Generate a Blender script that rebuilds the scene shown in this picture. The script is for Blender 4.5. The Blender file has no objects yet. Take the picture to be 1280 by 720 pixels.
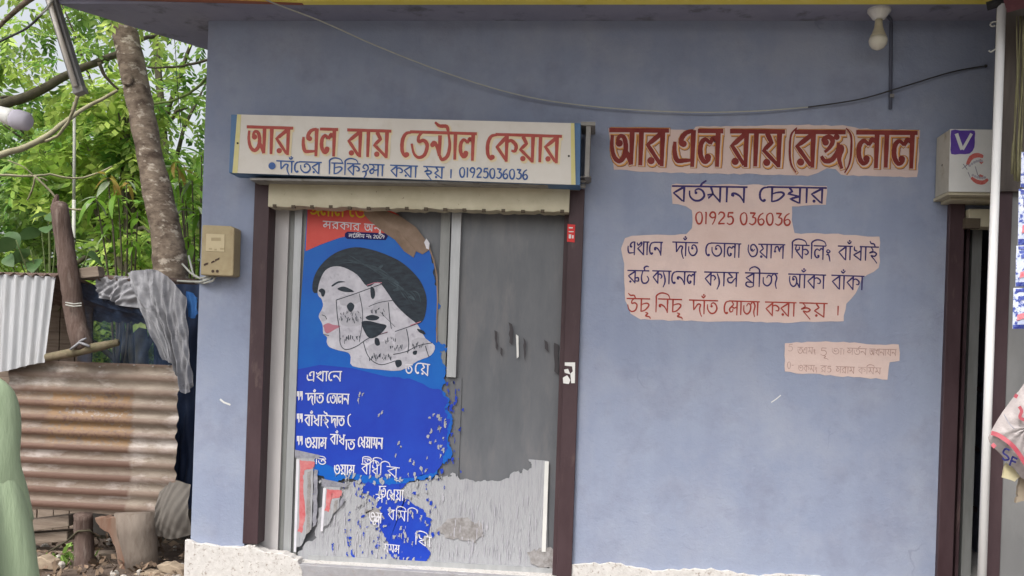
import bpy, math, random
import numpy as np
from mathutils import Vector, Matrix
R = math.radians
random.seed(7); rng = np.random.default_rng(7)
sc = bpy.context.scene
COL = sc.collection
# ------------------------------------------------------------------ camera
F = 1150.0; W0 = 1280.0; H0 = 720.0; HY = 450.0
EYE = 1.40; DIST = 5.35; YAW = R(5.35); ROLL = 0.0345
cam_d = bpy.data.cameras.new('camera'); cam = bpy.data.objects.new('camera', cam_d); COL.objects.link(cam)
fwd = Vector((-math.sin(YAW), math.cos(YAW), 0)); right0 = Vector((math.cos(YAW), math.sin(YAW), 0)); up0 = Vector((0, 0, 1))
cr, sr = math.cos(ROLL), math.sin(ROLL)
rt = right0 * cr + up0 * sr * -1 * -1
rt = right0 * cr - up0 * (-sr)          # camera rolled anticlockwise
upv = up0 * cr - right0 * sr
CP = Vector((0, -DIST, EYE))
M = Matrix((rt, upv, -fwd)).transposed().to_4x4(); M.translation = CP
cam.matrix_world = M
cam_d.sensor_width = 36; cam_d.lens = F / W0 * 36
cam_d.shift_y = (HY - H0 / 2) / W0
cam_d.clip_start = 0.05; cam_d.clip_end = 400
sc.camera = cam
# ------------------------------------------------------------------ world, sun, exposure
SUN_EL, SUN_AZ = 52.0, 205.0     # azimuth clockwise from +Y (north): sun behind the camera, a little to the left
wd = bpy.data.worlds.new('World'); sc.world = wd; wd.use_nodes = True
wn = wd.node_tree; wn.nodes.clear()
sky = wn.nodes.new('ShaderNodeTexSky'); sky.sky_type = 'NISHITA'; sky.sun_disc = False
sky.sun_elevation = R(SUN_EL); sky.sun_rotation = R(SUN_AZ); sky.dust_density = 6; sky.air_density = 1.2
hs = wn.nodes.new('ShaderNodeHueSaturation'); hs.inputs['Saturation'].default_value = 0.28; hs.inputs['Value'].default_value = 1.25
bg = wn.nodes.new('ShaderNodeBackground'); bg.inputs['Strength'].default_value = 0.15
wo = wn.nodes.new('ShaderNodeOutputWorld')
wn.links.new(sky.outputs[0], hs.inputs['Color']); wn.links.new(hs.outputs[0], bg.inputs[0]); wn.links.new(bg.outputs[0], wo.inputs[0])
sd = bpy.data.lights.new('sun', 'SUN'); sd.energy = 1.5; sd.angle = R(14); sd.color = (1, .965, .91)
so = bpy.data.objects.new('sun', sd); COL.objects.link(so)
d = Vector((math.sin(R(SUN_AZ)) * math.cos(R(SUN_EL)), math.cos(R(SUN_AZ)) * math.cos(R(SUN_EL)), math.sin(R(SUN_EL))))
so.rotation_euler = d.to_track_quat('Z', 'Y').to_euler(); so.location = d * 20
sc.view_settings.view_transform = 'Standard'; sc.view_settings.look = 'None'
sc.view_settings.exposure = 0.48; sc.view_settings.gamma = 1
try:
    sc.cycles.use_denoising = True; sc.cycles.transparent_max_bounces = 12
except Exception: pass

def P(px, py, Y=0.0):
    """world point on the plane y=Y that the photograph shows at pixel px,py"""
    v = fwd + rt * ((px - W0 / 2) / F) - upv * ((py - HY) / F)
    t = (Y - CP.y) / v.y
    return CP + v * t
def S(Y=0.0):      # pixels per metre at depth Y near the picture centre
    return F / (Y + DIST)

# ------------------------------------------------------------------ materials
def srgb(r, g, b):
    f = lambda c: ((c / 255 + .055) / 1.055) ** 2.4 if c > 10 else c / 255 / 12.92
    return (f(r), f(g), f(b), 1)
MATS = {}
def mk(name, c1, c2=None, scale=8, rough=.8, bump=0, bscale=None, stretch=(1, 1, 1), metal=0, c3=None, s3=3, t3=(.55, .7),
       spec=.3, trans=0, alpha=1, emit=0, island=0, detail=6):
    m = bpy.data.materials.new(name); m.use_nodes = True; nt = m.node_tree; N = nt.nodes; Lk = nt.links
    p = N['Principled BSDF']; p.inputs['Roughness'].default_value = rough; p.inputs['Metallic'].default_value = metal
    p.inputs['Specular IOR Level'].default_value = spec
    tc = N.new('ShaderNodeTexCoord'); mp = N.new('ShaderNodeMapping'); mp.inputs['Scale'].default_value = stretch
    Lk.new(tc.outputs['Object'], mp.inputs['Vector'])
    out = None
    def noise(sc_, det=6, off=0):
        n = N.new('ShaderNodeTexNoise'); n.inputs['Scale'].default_value = sc_; n.inputs['Detail'].default_value = det
        n.inputs['Roughness'].default_value = .65
        Lk.new(mp.outputs[0], n.inputs['Vector']); return n
    def ramp(src, a, b):
        r = N.new('ShaderNodeMapRange'); r.inputs['From Min'].default_value = a; r.inputs['From Max'].default_value = b
        Lk.new(src, r.inputs['Value']); return r.outputs[0]
    def mix(fac, a, b):
        x = N.new('ShaderNodeMix'); x.data_type = 'RGBA'
        if fac is not None: Lk.new(fac, x.inputs[0])
        for v, i in ((a, 6), (b, 7)):
            if isinstance(v, tuple): x.inputs[i].default_value = v
            else: Lk.new(v, x.inputs[i])
        return x.outputs[2]
    if c2 is None: p.inputs['Base Color'].default_value = c1
    else:
        out = mix(ramp(noise(scale, detail).outputs[0], .35, .65), c1, c2)
        if c3 is not None: out = mix(ramp(noise(s3, 8).outputs[0], *t3), out, c3)
    if island:
        g = N.new('ShaderNodeNewGeometry'); h = N.new('ShaderNodeHueSaturation')
        Lk.new(ramp(g.outputs['Random Per Island'], -.2, 1.2), h.inputs['Value'])
        r2 = N.new('ShaderNodeMapRange'); r2.inputs['To Min'].default_value = 1 - island; r2.inputs['To Max'].default_value = 1 + island
        Lk.new(g.outputs['Random Per Island'], r2.inputs['Value']); Lk.new(r2.outputs[0], h.inputs['Value'])
        if out is None: h.inputs['Color'].default_value = c1
        else: Lk.new(out, h.inputs['Color'])
        out = h.outputs[0]
    if out is not None: Lk.new(out, p.inputs['Base Color'])
    if bump:
        b = N.new('ShaderNodeBump'); b.inputs['Strength'].default_value = bump; b.inputs['Distance'].default_value = .01
        Lk.new(noise(bscale or scale * 3).outputs[0], b.inputs['Height']); Lk.new(b.outputs[0], p.inputs['Normal'])
    if trans:
        tr = N.new('ShaderNodeBsdfTranslucent'); ms = N.new('ShaderNodeMixShader'); ms.inputs[0].default_value = trans
        if out is not None: Lk.new(out, tr.inputs['Color'])
        else: tr.inputs['Color'].default_value = c1
        Lk.new(p.outputs[0], ms.inputs[1]); Lk.new(tr.outputs[0], ms.inputs[2]); Lk.new(ms.outputs[0], N['Material Output'].inputs['Surface'])
    p.inputs['Alpha'].default_value = alpha
    MATS[name] = m; m['nodes'] = 1
    return m
def nodes_of(m): return m.node_tree.nodes, m.node_tree.links, m.node_tree.nodes['Principled BSDF']

def wall_mat():
    m = mk('blue_limewash', (.240, .277, .380, 1), (.274, .312, .410, 1), 1.6, .9, .4, 45, c3=(.30, .33, .415, 1), s3=2.6, t3=(.46, .68))
    N, Lk, p = nodes_of(m)
    src = p.inputs['Base Color'].links[0].from_socket
    tc = N.new('ShaderNodeTexCoord'); mp = N.new('ShaderNodeMapping'); mp.inputs['Scale'].default_value = (9, 9, .9)
    Lk.new(tc.outputs['Object'], mp.inputs['Vector'])
    n = N.new('ShaderNodeTexNoise'); n.inputs['Scale'].default_value = 1.0; n.inputs['Detail'].default_value = 8
    Lk.new(mp.outputs[0], n.inputs['Vector'])
    r = N.new('ShaderNodeMapRange'); r.inputs['From Min'].default_value = .42; r.inputs['From Max'].default_value = .8; r.inputs['To Max'].default_value = .22
    Lk.new(n.outputs[0], r.inputs['Value'])
    x = N.new('ShaderNodeMix'); x.data_type = 'RGBA'; Lk.new(r.outputs[0], x.inputs[0]); Lk.new(src, x.inputs[6]); x.inputs[7].default_value = (.17, .19, .29, 1)
    # sparse scuffs and specks
    v = N.new('ShaderNodeTexNoise'); v.inputs['Scale'].default_value = 26; v.inputs['Detail'].default_value = 10; v.inputs['Roughness'].default_value = .8
    Lk.new(tc.outputs['Object'], v.inputs['Vector'])
    r2 = N.new('ShaderNodeMapRange'); r2.inputs['From Min'].default_value = .66; r2.inputs['From Max'].default_value = .74; r2.inputs['To Max'].default_value = .6
    Lk.new(v.outputs[0], r2.inputs['Value'])
    y = N.new('ShaderNodeMix'); y.data_type = 'RGBA'; Lk.new(r2.outputs[0], y.inputs[0]); Lk.new(x.outputs[2], y.inputs[6]); y.inputs[7].default_value = (.12, .13, .19, 1)
    # hairline cracks in the plaster, only here and there, and broad damp patches
    wv = N.new('ShaderNodeTexNoise'); wv.inputs['Scale'].default_value = 2.5; wv.inputs['Detail'].default_value = 4; Lk.new(tc.outputs['Object'], wv.inputs['Vector'])
    vm = N.new('ShaderNodeVectorMath'); vm.operation = 'MULTIPLY_ADD'; vm.inputs[1].default_value = (.5, .5, .5); Lk.new(wv.outputs['Color'], vm.inputs[0]); Lk.new(tc.outputs['Object'], vm.inputs[2])
    vo = N.new('ShaderNodeTexVoronoi'); vo.feature = 'DISTANCE_TO_EDGE'; vo.inputs['Scale'].default_value = 1.1; Lk.new(vm.outputs[0], vo.inputs['Vector'])
    ck = N.new('ShaderNodeMapRange'); ck.inputs['From Min'].default_value = .007; ck.inputs['From Max'].default_value = .002; Lk.new(vo.outputs['Distance'], ck.inputs['Value'])
    cm = N.new('ShaderNodeMapRange'); cm.inputs['From Min'].default_value = .56; cm.inputs['From Max'].default_value = .68; cm.inputs['To Max'].default_value = .3; Lk.new(wv.outputs[0], cm.inputs['Value'])
    mm = N.new('ShaderNodeMath'); mm.operation = 'MULTIPLY'; Lk.new(ck.outputs[0], mm.inputs[0]); Lk.new(cm.outputs[0], mm.inputs[1])
    z = N.new('ShaderNodeMix'); z.data_type = 'RGBA'; Lk.new(mm.outputs[0], z.inputs[0]); Lk.new(y.outputs[2], z.inputs[6]); z.inputs[7].default_value = (.13, .14, .2, 1)
    dp = N.new('ShaderNodeTexNoise'); dp.inputs['Scale'].default_value = 1.1; dp.inputs['Detail'].default_value = 9; dp.inputs['Roughness'].default_value = .7; Lk.new(mp.outputs[0], dp.inputs['Vector'])
    dp2 = N.new('ShaderNodeTexNoise'); dp2.inputs['Scale'].default_value = 3.1; dp2.inputs['Detail'].default_value = 9; dp2.inputs['Roughness'].default_value = .7; Lk.new(tc.outputs['Object'], dp2.inputs['Vector'])
    dr = N.new('ShaderNodeMapRange'); dr.inputs['From Min'].default_value = .5; dr.inputs['From Max'].default_value = .7; dr.inputs['To Max'].default_value = .5; Lk.new(dp2.outputs[0], dr.inputs['Value'])
    q = N.new('ShaderNodeMix'); q.data_type = 'RGBA'; Lk.new(dr.outputs[0], q.inputs[0]); Lk.new(z.outputs[2], q.inputs[6]); q.inputs[7].default_value = (.19, .20, .27, 1)
    Lk.new(q.outputs[2], p.inputs['Base Color'])
    return m
M_wall = wall_mat()
M_soffit = mk('grey_soffit_paint', (.24, .245, .33, 1), (.29, .295, .38, 1), 3, .9, .2, 40, c3=(.13, .13, .15, 1), s3=5)
M_yellow = mk('yellow_paint', (.80, .68, .10, 1), (.84, .74, .18, 1), 6, .6)
M_plinth = mk('white_terrazzo', (.50, .48, .46, 1), (.60, .58, .56, 1), 30, .8, .3, 80, c3=(.30, .26, .23, 1), s3=55, t3=(.56, .66))
M_maroon = mk('dark_maroon_frame_paint', (.044, .024, .028, 1), (.066, .040, .045, 1), 6, .5, .15, 30, stretch=(1, 1, .3), c3=(.11, .075, .07, 1), s3=9, t3=(.6, .72))
M_cream = mk('cream_painted_metal', (.42, .38, .27, 1), (.5, .46, .34, 1), 6, .55, .1, 30, c3=(.10, .07, .05, 1), s3=26, t3=(.64, .70))
M_greymetal = mk('dull_grey_metal', (.20, .19, .18, 1), (.28, .27, .25, 1), 9, .5, .1, c3=(.12, .10, .08, 1), s3=14)
M_alu = mk('aluminium_profile', (.42, .43, .44, 1), (.34, .35, .36, 1), 7, .42, .05, stretch=(3, 3, .4), metal=.35)
M_aludark = mk('weathered_aluminium', (.20, .205, .20, 1), (.26, .265, .26, 1), 7, .5, .05, stretch=(3, 3, .4), metal=.3)
M_panel = mk('off_white_door_panel', (.46, .44, .44, 1), (.52, .50, .50, 1), 3, .55, .05, stretch=(2, 2, .5))
M_glass = mk('grey_frosted_glass', (.095, .102, .115, 1), (.13, .135, .147, 1), 3, .38, .1, 30, stretch=(2.5, 2.5, .6), c3=(.17, .165, .17, 1), s3=2.6, t3=(.5, .75), spec=.5)
M_film = mk('peeling_white_film', (.33, .34, .36, 1), (.42, .42, .44, 1), 9, .75, .5, 40, stretch=(7, 7, .6), c3=(.24, .245, .27, 1), s3=9, t3=(.46, .7))
M_film2 = mk('grimy_residue', (.19, .175, .17, 1), (.33, .32, .32, 1), 30, .85, .3)
M_smoke = mk('pale_scrape_on_glass', (.20, .205, .215, 1), (.28, .285, .30, 1), 12, .6, .2, 50, stretch=(5, 5, .6))
M_signwhite = mk('white_sign_enamel', (.60, .56, .51, 1), (.65, .62, .57, 1), 4, .45, .04, c3=(.52, .47, .40, 1), s3=6, t3=(.55, .85))
M_signblue = mk('blue_sign_edge', (.07, .14, .27, 1), (.09, .18, .32, 1), 6, .5)
M_signyel = mk('pale_yellow_edge', (.58, .52, .2, 1), (.62, .57, .3, 1), 6, .5)
M_tred = mk('red_sign_letter_paint', (.34, .055, .045, 1), (.41, .09, .07, 1), 12, .55)
M_tcream = mk('yellow_letter_shadow_paint', (.68, .56, .34, 1), (.70, .6, .42, 1), 8, .6)
M_tblue = mk('blue_letter_paint', (.035, .08, .24, 1), (.05, .12, .32, 1), 12, .55)
M_patch = mk('salmon_whitewash_ground', (.60, .455, .41, 1), (.66, .52, .475, 1), 3, .9, .2, 60, c3=(.55, .44, .42, 1), s3=5, t3=(.5, .8))
M_maroonletter = mk('maroon_wall_letter_paint', (.17, .025, .022, 1), (.235, .045, .038, 1), 9, .8)
M_orange = mk('orange_wall_letter_outline', (.58, .27, .06, 1), (.66, .35, .11, 1), 9, .8)
M_brown = mk('brown_wall_letter_outline', (.20, .075, .045, 1), (.26, .11, .07, 1), 9, .8)
M_navy = mk('navy_wall_letter_paint', (.028, .02, .10, 1), (.055, .04, .15, 1), 15, .8)
M_wred = mk('red_wall_letter_paint', (.30, .035, .028, 1), (.36, .07, .05, 1), 12, .8)
M_faint = mk('faded_brown_letter_paint', (.36, .22, .19, 1), (.46, .33, .30, 1), 25, .85)
M_pblue = mk('poster_blue_ink', (.003, .085, .42, 1), (.004, .12, .46, 1), 2.5, .42, .04, 12)
M_pblue2 = mk('poster_deep_blue_ink', (.010, .035, .36, 1), (.012, .055, .42, 1), 2.5, .42, .04, 12)
M_pred = mk('poster_red_ink', (.52, .05, .04, 1), (.6, .09, .07, 1), 3, .45)
M_pwhite = mk('poster_white_ink', (.56, .55, .60, 1), (.66, .65, .69, 1), 9, .5)
M_pskin = mk('poster_pale_face_ink', (.40, .39, .44, 1), (.54, .53, .58, 1), 14, .5, c3=(.30, .29, .34, 1), s3=20, t3=(.56, .7))
M_phair = mk('poster_hair_ink', (.008, .012, .022, 1), (.022, .036, .05, 1), 18, .45, stretch=(1, 1, 3))
M_phairl = mk('poster_hair_shine_ink', (.022, .035, .048, 1), (.06, .09, .11, 1), 18, .45)
M_plip = mk('poster_pink_ink', (.42, .17, .22, 1), None)
M_pgrey = mk('poster_grey_ink', (.17, .17, .20, 1), (.30, .30, .34, 1), 30, .5)
M_pshade = mk('poster_light_grey_ink', (.36, .355, .40, 1), (.44, .43, .47, 1), 25, .5)
M_pyel = mk('poster_yellow_ink', (.62, .45, .03, 1), None)
M_pnavy = mk('poster_navy_ink', (.012, .012, .09, 1), None)
M_pback = mk('brown_poster_underside', (.20, .14, .10, 1), (.29, .21, .16, 1), 6, .7, .2)
M_black = mk('black_plastic', (.012, .012, .013, 1), None, rough=.5)
M_wire = mk('dark_cable_sheath', (.03, .03, .033, 1), (.05, .05, .05, 1), 30, .6)
M_wirepale = mk('pale_grey_cable', (.36, .37, .34, 1), (.42, .42, .38, 1), 20, .6)
M_white = mk('white_plastic', (.62, .62, .60, 1), (.68, .68, .66, 1), 8, .4)
M_bulb = mk('pale_bulb_glass', (.62, .60, .50, 1), (.66, .64, .56, 1), 8, .25)
M_pole = mk('white_pvc_pipe', (.70, .70, .70, 1), (.77, .77, .77, 1), 6, .4, stretch=(1, 1, .2))
M_meter = mk('yellowed_meter_plastic', (.33, .265, .155, 1), (.39, .32, .19, 1), 12, .5, .08, c3=(.30, .22, .12, 1), s3=9, t3=(.55, .75))
M_meterlid = mk('meter_window_plastic', (.48, .40, .25, 1), (.52, .44, .28, 1), 18, .35)
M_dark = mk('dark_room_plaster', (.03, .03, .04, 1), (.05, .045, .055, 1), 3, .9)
M_neigh = mk('pale_grey_plaster', (.20, .20, .20, 1), (.27, .27, .265, 1), 2.5, .8, .1, 40, stretch=(1, 1, .4))
M_bark = mk('mottled_grey_bark', (.19, .15, .115, 1), (.055, .038, .028, 1), 8, .95, .8, 30, stretch=(1, 1, 1.9), c3=(.33, .29, .24, 1), s3=9, t3=(.55, .64))
M_post = mk('weathered_log', (.085, .055, .045, 1), (.14, .10, .085, 1), 14, .95, .8, 40, stretch=(3, 3, .4), c3=(.2, .16, .14, 1), s3=9)
M_twig = mk('pale_branch_bark', (.32, .30, .20, 1), (.22, .20, .13, 1), 14, .9, .3)
M_twigd = mk('dark_branch_bark', (.05, .045, .03, 1), (.09, .08, .05, 1), 14, .9, .3)
M_wood = mk('grey_weathered_plank', (.17, .13, .10, 1), (.26, .21, .17, 1), 6, .9, .5, 40, stretch=(.5, 3, 6), c3=(.10, .075, .06, 1), s3=9)
M_woodor = mk('reddish_split_wood', (.17, .095, .065, 1), (.22, .16, .125, 1), 6, .9, .6, 30, stretch=(3, 3, .5), c3=(.17, .12, .09, 1), s3=5)
M_bamboo = mk('mossy_split_bamboo', (.11, .10, .055, 1), (.19, .15, .10, 1), 12, .85, .6, c3=(.10, .08, .05, 1), s3=8)
M_tarp = mk('grey_tarpaulin', (.19, .19, .205, 1), (.30, .30, .32, 1), 9, .55, .3, 50, c3=(.11, .11, .12, 1), s3=7, t3=(.54, .66))
M_btarp = mk('navy_tarpaulin', (.010, .018, .045, 1), (.016, .03, .07, 1), 8, .6, .3)
M_sack = mk('dirty_sack_cloth', (.11, .10, .09, 1), (.15, .135, .12, 1), 3, .9, .1, 90)
M_soil = mk('brown_earth', (.085, .062, .047, 1), (.14, .105, .085, 1), 5, 1, .8, 40, c3=(.2, .16, .13, 1), s3=12, t3=(.55, .7))
M_road = mk('worn_concrete_road', (.19, .175, .16, 1), (.24, .225, .205, 1), 3, .95, .5, 50, c3=(.14, .12, .1, 1), s3=5)
M_litter = mk('dry_leaf', (.20, .145, .10, 1), (.12, .08, .055, 1), 9, .9, .2, island=.5)
M_rubble = mk('pale_rubble', (.3, .27, .24, 1), (.4, .37, .33, 1), 9, .9, .4)
M_kurta = mk('soft_green_cloth', (.27, .345, .22, 1), (.31, .385, .255, 1), 3, .9, .9, 2.2, stretch=(5, 5, .7))
M_kurtad = mk('olive_green_cloth', (.12, .175, .085, 1), (.15, .2, .1, 1), 5, .9, .3, 60)
M_skin = mk('brown_skin', (.22, .11, .065, 1), (.26, .14, .085, 1), 8, .55)
M_hair = mk('black_hair', (.01, .009, .008, 1), (.02, .018, .016, 1), 60, .5, .5)
M_leaf = mk('fresh_green_leaf', (.34, .52, .09, 1), (.56, .66, .18, 1), 1.6, .4, 0, c3=(.12, .26, .05, 1), s3=2.4, t3=(.46, .6), trans=.5, island=.4)
M_leaf2 = mk('mid_green_leaf', (.20, .36, .08, 1), (.38, .52, .14, 1), 1.6, .4, 0, c3=(.09, .20, .05, 1), s3=2.4, t3=(.46, .6), trans=.5, island=.4)
M_bigleaf = mk('glossy_long_leaf', (.18, .34, .035, 1), (.11, .24, .03, 1), 3, .35, 0, trans=.4)
M_youngleaf = mk('yellowish_young_leaf', (.30, .30, .05, 1), (.36, .2, .07, 1), 9, .4, 0, trans=.4)
M_darkleaf = mk('dull_round_leaf', (.05, .11, .035, 1), (.09, .16, .06, 1), 3, .4, 0, trans=.3)
M_paleleaf = mk('pale_leaf_underside', (.30, .36, .24, 1), (.22, .29, .17, 1), 5, .4, 0, trans=.3)
M_twine = mk('straw_rope', (.20, .19, .10, 1), (.11, .10, .06, 1), 40, .9, .3, stretch=(1, 1, .3))
M_sach = mk('sachet_blue_foil', (.02, .025, .20, 1), (.10, .14, .42, 1), 60, .25, .3, 30, detail=2)
M_sachw = mk('sachet_pale_foil', (.45, .52, .70, 1), (.62, .64, .72, 1), 40, .25, .3, 30, c3=(.06, .09, .33, 1), s3=45, t3=(.52, .58))
M_sachr = mk('sachet_pink_print', (.60, .10, .14, 1), (.65, .3, .33, 1), 60, .3)
M_bag = mk('white_printed_plastic', (.28, .25, .25, 1), (.38, .34, .335, 1), 14, .4, .6, 18)
M_bagr = mk('red_print_on_plastic', (.34, .05, .075, 1), (.40, .10, .12, 1), 8, .4)
M_paper = mk('yellowish_paper', (.50, .44, .26, 1), (.56, .51, .34, 1), 9, .8, .2)
M_purple = mk('purple_logo_paint', (.085, .04, .27, 1), (.12, .06, .34, 1), 8, .5)
M_gum = mk('denture_pink', (.52, .09, .08, 1), (.6, .2, .17, 1), 60, .5)
M_sticker = mk('red_sticker', (.6, .05, .05, 1), None)
M_redcloth = mk('dark_red_cloth', (.06, .02, .022, 1), (.10, .035, .04, 1), 8, .9, .4)

# corrugated iron with rust: the rusted patch has its own outline
def rust_mat(name, x_edge=None, z_lo=None, z_hi=None, x_lo=None):
    m = mk(name, (.25, .21, .17, 1), (.145, .11, .085, 1), 7, .6, .35, 40, stretch=(.6, 1, 1.6), metal=.1, c3=(.42, .38, .35, 1), s3=3.4, t3=(.5, .62))
    N, Lk, p = nodes_of(m)
    src = p.inputs['Base Color'].links[0].from_socket
    tc = N.new('ShaderNodeTexCoord'); sx = N.new('ShaderNodeSeparateXYZ'); Lk.new(tc.outputs['Object'], sx.inputs[0])
    nz = N.new('ShaderNodeTexNoise'); nz.inputs['Scale'].default_value = 6; nz.inputs['Detail'].default_value = 9; Lk.new(tc.outputs['Object'], nz.inputs['Vector'])
    def math_(op, a, b):
        q = N.new('ShaderNodeMath'); q.operation = op
        for i, v in enumerate((a, b)):
            if isinstance(v, (int, float)): q.inputs[i].default_value = v
            else: Lk.new(v, q.inputs[i])
        return q.outputs[0]
    def mr(s, a, b, c=0., e=1.):
        r = N.new('ShaderNodeMapRange'); Lk.new(s, r.inputs['Value']); r.inputs['From Min'].default_value = a; r.inputs['From Max'].default_value = b
        r.inputs['To Min'].default_value = c; r.inputs['To Max'].default_value = e; return r.outputs[0]
    xx = math_('ADD', sx.outputs[0], math_('MULTIPLY', nz.outputs[0], .10))
    zz = math_('ADD', sx.outputs[2], math_('MULTIPLY', nz.outputs[0], .12))
    fine = N.new('ShaderNodeTexNoise'); fine.inputs['Scale'].default_value = 45; fine.inputs['Detail'].default_value = 6; Lk.new(tc.outputs['Object'], fine.inputs['Vector'])
    mask = math_('MULTIPLY', mr(xx, x_edge + .065, x_edge + .04), mr(zz, z_hi + .07, z_hi + .02))
    # dark oxide along the troughs
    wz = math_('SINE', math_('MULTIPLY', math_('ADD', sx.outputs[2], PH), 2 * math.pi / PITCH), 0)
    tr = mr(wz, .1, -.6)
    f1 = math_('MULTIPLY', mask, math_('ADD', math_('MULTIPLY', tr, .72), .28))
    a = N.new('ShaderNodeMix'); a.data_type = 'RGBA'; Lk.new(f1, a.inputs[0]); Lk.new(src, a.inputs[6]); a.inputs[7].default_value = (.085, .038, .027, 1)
    # ochre crust in the upper part
    crust = math_('MULTIPLY', math_('MULTIPLY', mask, mr(zz, z_lo, z_lo + .06)), mr(math_('ADD', fine.outputs[0], math_('MULTIPLY', nz.outputs[0], .5)), .62, .78, 0, .85))
    crust = math_('MULTIPLY', crust, mr(xx, x_lo + .04, x_lo + .1, .25, 1))
    b = N.new('ShaderNodeMix'); b.data_type = 'RGBA'; Lk.new(crust, b.inputs[0]); Lk.new(a.outputs[2], b.inputs[6]); b.inputs[7].default_value = (.21, .125, .06, 1)
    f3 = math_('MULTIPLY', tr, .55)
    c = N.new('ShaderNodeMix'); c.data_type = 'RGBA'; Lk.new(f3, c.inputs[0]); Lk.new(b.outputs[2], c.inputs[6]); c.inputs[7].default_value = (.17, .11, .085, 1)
    Lk.new(c.outputs[2], p.inputs['Base Color'])
    return m
M_zinc = mk('pale_galvanised_iron', (.36, .37, .385, 1), (.46, .465, .48, 1), 5, .5, .15, 30, stretch=(4, 4, .5), metal=.2, c3=(.25, .24, .23, 1), s3=4, t3=(.55, .8))
M_net = bpy.data.materials.new('blue_fishing_net'); M_net.use_nodes = True
_n = M_net.node_tree; _p = _n.nodes['Principled BSDF']; _p.inputs['Base Color'].default_value = (.012, .03, .07, 1); _p.inputs['Roughness'].default_value = .8
_t = _n.nodes.new('ShaderNodeTexCoord'); _m = _n.nodes.new('ShaderNodeMapping'); _m.inputs['Scale'].default_value = (3, 3, 1)
_z = _n.nodes.new('ShaderNodeTexNoise'); _z.inputs['Scale'].default_value = 4; _r = _n.nodes.new('ShaderNodeMapRange')
_r.inputs['From Min'].default_value = .3; _r.inputs['From Max'].default_value = .7; _r.inputs['To Min'].default_value = .3; _r.inputs['To Max'].default_value = .62
_n.links.new(_t.outputs['Object'], _m.inputs[0]); _n.links.new(_m.outputs[0], _z.inputs['Vector']); _n.links.new(_z.outputs[0], _r.inputs['Value']); _n.links.new(_r.outputs[0], _p.inputs['Alpha'])

# ------------------------------------------------------------------ mesh helpers (world coordinates; parts are stored relative to their root)
class MB:
    def __init__(s): s.v = []; s.f = []
    def add(s, vs, fs):
        o = len(s.v); s.v += [tuple(v) for v in vs]; s.f += [tuple(i + o for i in f) for f in fs]; return s
    def box(s, x0, x1, y0, y1, z0, z1):
        return s.add([(x, y, z) for z in (z0, z1) for y in (y0, y1) for x in (x0, x1)],
                     [(0, 2, 3, 1), (4, 5, 7, 6), (0, 1, 5, 4), (2, 6, 7, 3), (0, 4, 6, 2), (1, 3, 7, 5)])
    def tube(s, pts, rad, n=8, cap=True):
        pts = [Vector(p) for p in pts]; k = len(pts)
        if not hasattr(rad, '__len__'): rad = [rad] * k
        ring = []; prev = None
        for i, p in enumerate(pts):
            t = (pts[min(i + 1, k - 1)] - pts[max(i - 1, 0)]).normalized()
            a = prev if prev is not None else (Vector((0, 0, 1)) if abs(t.z) < .9 else Vector((1, 0, 0)))
            u = (a - t * a.dot(t)).normalized(); w = t.cross(u); prev = u
            ring.append([p + (u * math.cos(2 * math.pi * j / n) + w * math.sin(2 * math.pi * j / n)) * rad[i] for j in range(n)])
        vs = [q for r_ in ring for q in r_]
        fs = [(i * n + j, i * n + (j + 1) % n, (i + 1) * n + (j + 1) % n, (i + 1) * n + j) for i in range(k - 1) for j in range(n)]
        if cap: fs += [tuple(range(n - 1, -1, -1)), tuple((k - 1) * n + j for j in range(n))]
        return s.add(vs, fs)
    def prism(s, poly, y0, y1):          # poly in (x,z); extruded along y, front face at y0 (toward the camera)
        n = len(poly)
        a = sum(poly[i][0] * poly[(i + 1) % n][1] - poly[(i + 1) % n][0] * poly[i][1] for i in range(n))
        if a < 0: poly = poly[::-1]
        vs = [(x, y0, z) for x, z in poly] + [(x, y1, z) for x, z in poly]
        return s.add(vs, [tuple(range(n)), tuple(range(2 * n - 1, n - 1, -1))] + [(i, i + n, (i + 1) % n + n, (i + 1) % n) for i in range(n)])
    def lathe(s, c, prof, n=20, axis='z'):
        c = Vector(c); vs = []
        for r_, h in prof:
            for j in range(n):
                a = 2 * math.pi * j / n; vs.append(c + Vector((r_ * math.cos(a), r_ * math.sin(a), h)))
        k = len(prof)
        fs = [(i * n + j, i * n + (j + 1) % n, (i + 1) * n + (j + 1) % n, (i + 1) * n + j) for i in range(k - 1) for j in range(n)]
        fs += [tuple(range(n - 1, -1, -1)), tuple((k - 1) * n + j for j in range(n))]
        return s.add(vs, fs)
    def grid(s, fn, nu, nv):
        vs = [fn(i / nu, j / nv) for j in range(nv + 1) for i in range(nu + 1)]
        return s.add(vs, [(j * (nu + 1) + i, j * (nu + 1) + i + 1, (j + 1) * (nu + 1) + i + 1, (j + 1) * (nu + 1) + i) for j in range(nv) for i in range(nu)])
def wloc(o):
    v = Vector((0, 0, 0))
    while o is not None: v += o.location; o = o.parent
    return v
def link(name, me, mat, parent=None, loc=None, bevel=0, smooth=False, kind=None, label=None):
    o = bpy.data.objects.new(name, me); COL.objects.link(o)
    if mat is not None and not me.materials: me.materials.append(mat)
    if parent is not None: o.parent = parent
    if loc is not None: o.location = loc
    if smooth: me.polygons.foreach_set('use_smooth', [True] * len(me.polygons))
    if bevel:
        b = o.modifiers.new('bevel', 'BEVEL'); b.width = bevel; b.segments = 2; b.limit_method = 'ANGLE'
    if kind: o['kind'] = kind
    if label: o['label'] = label
    return o
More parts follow.
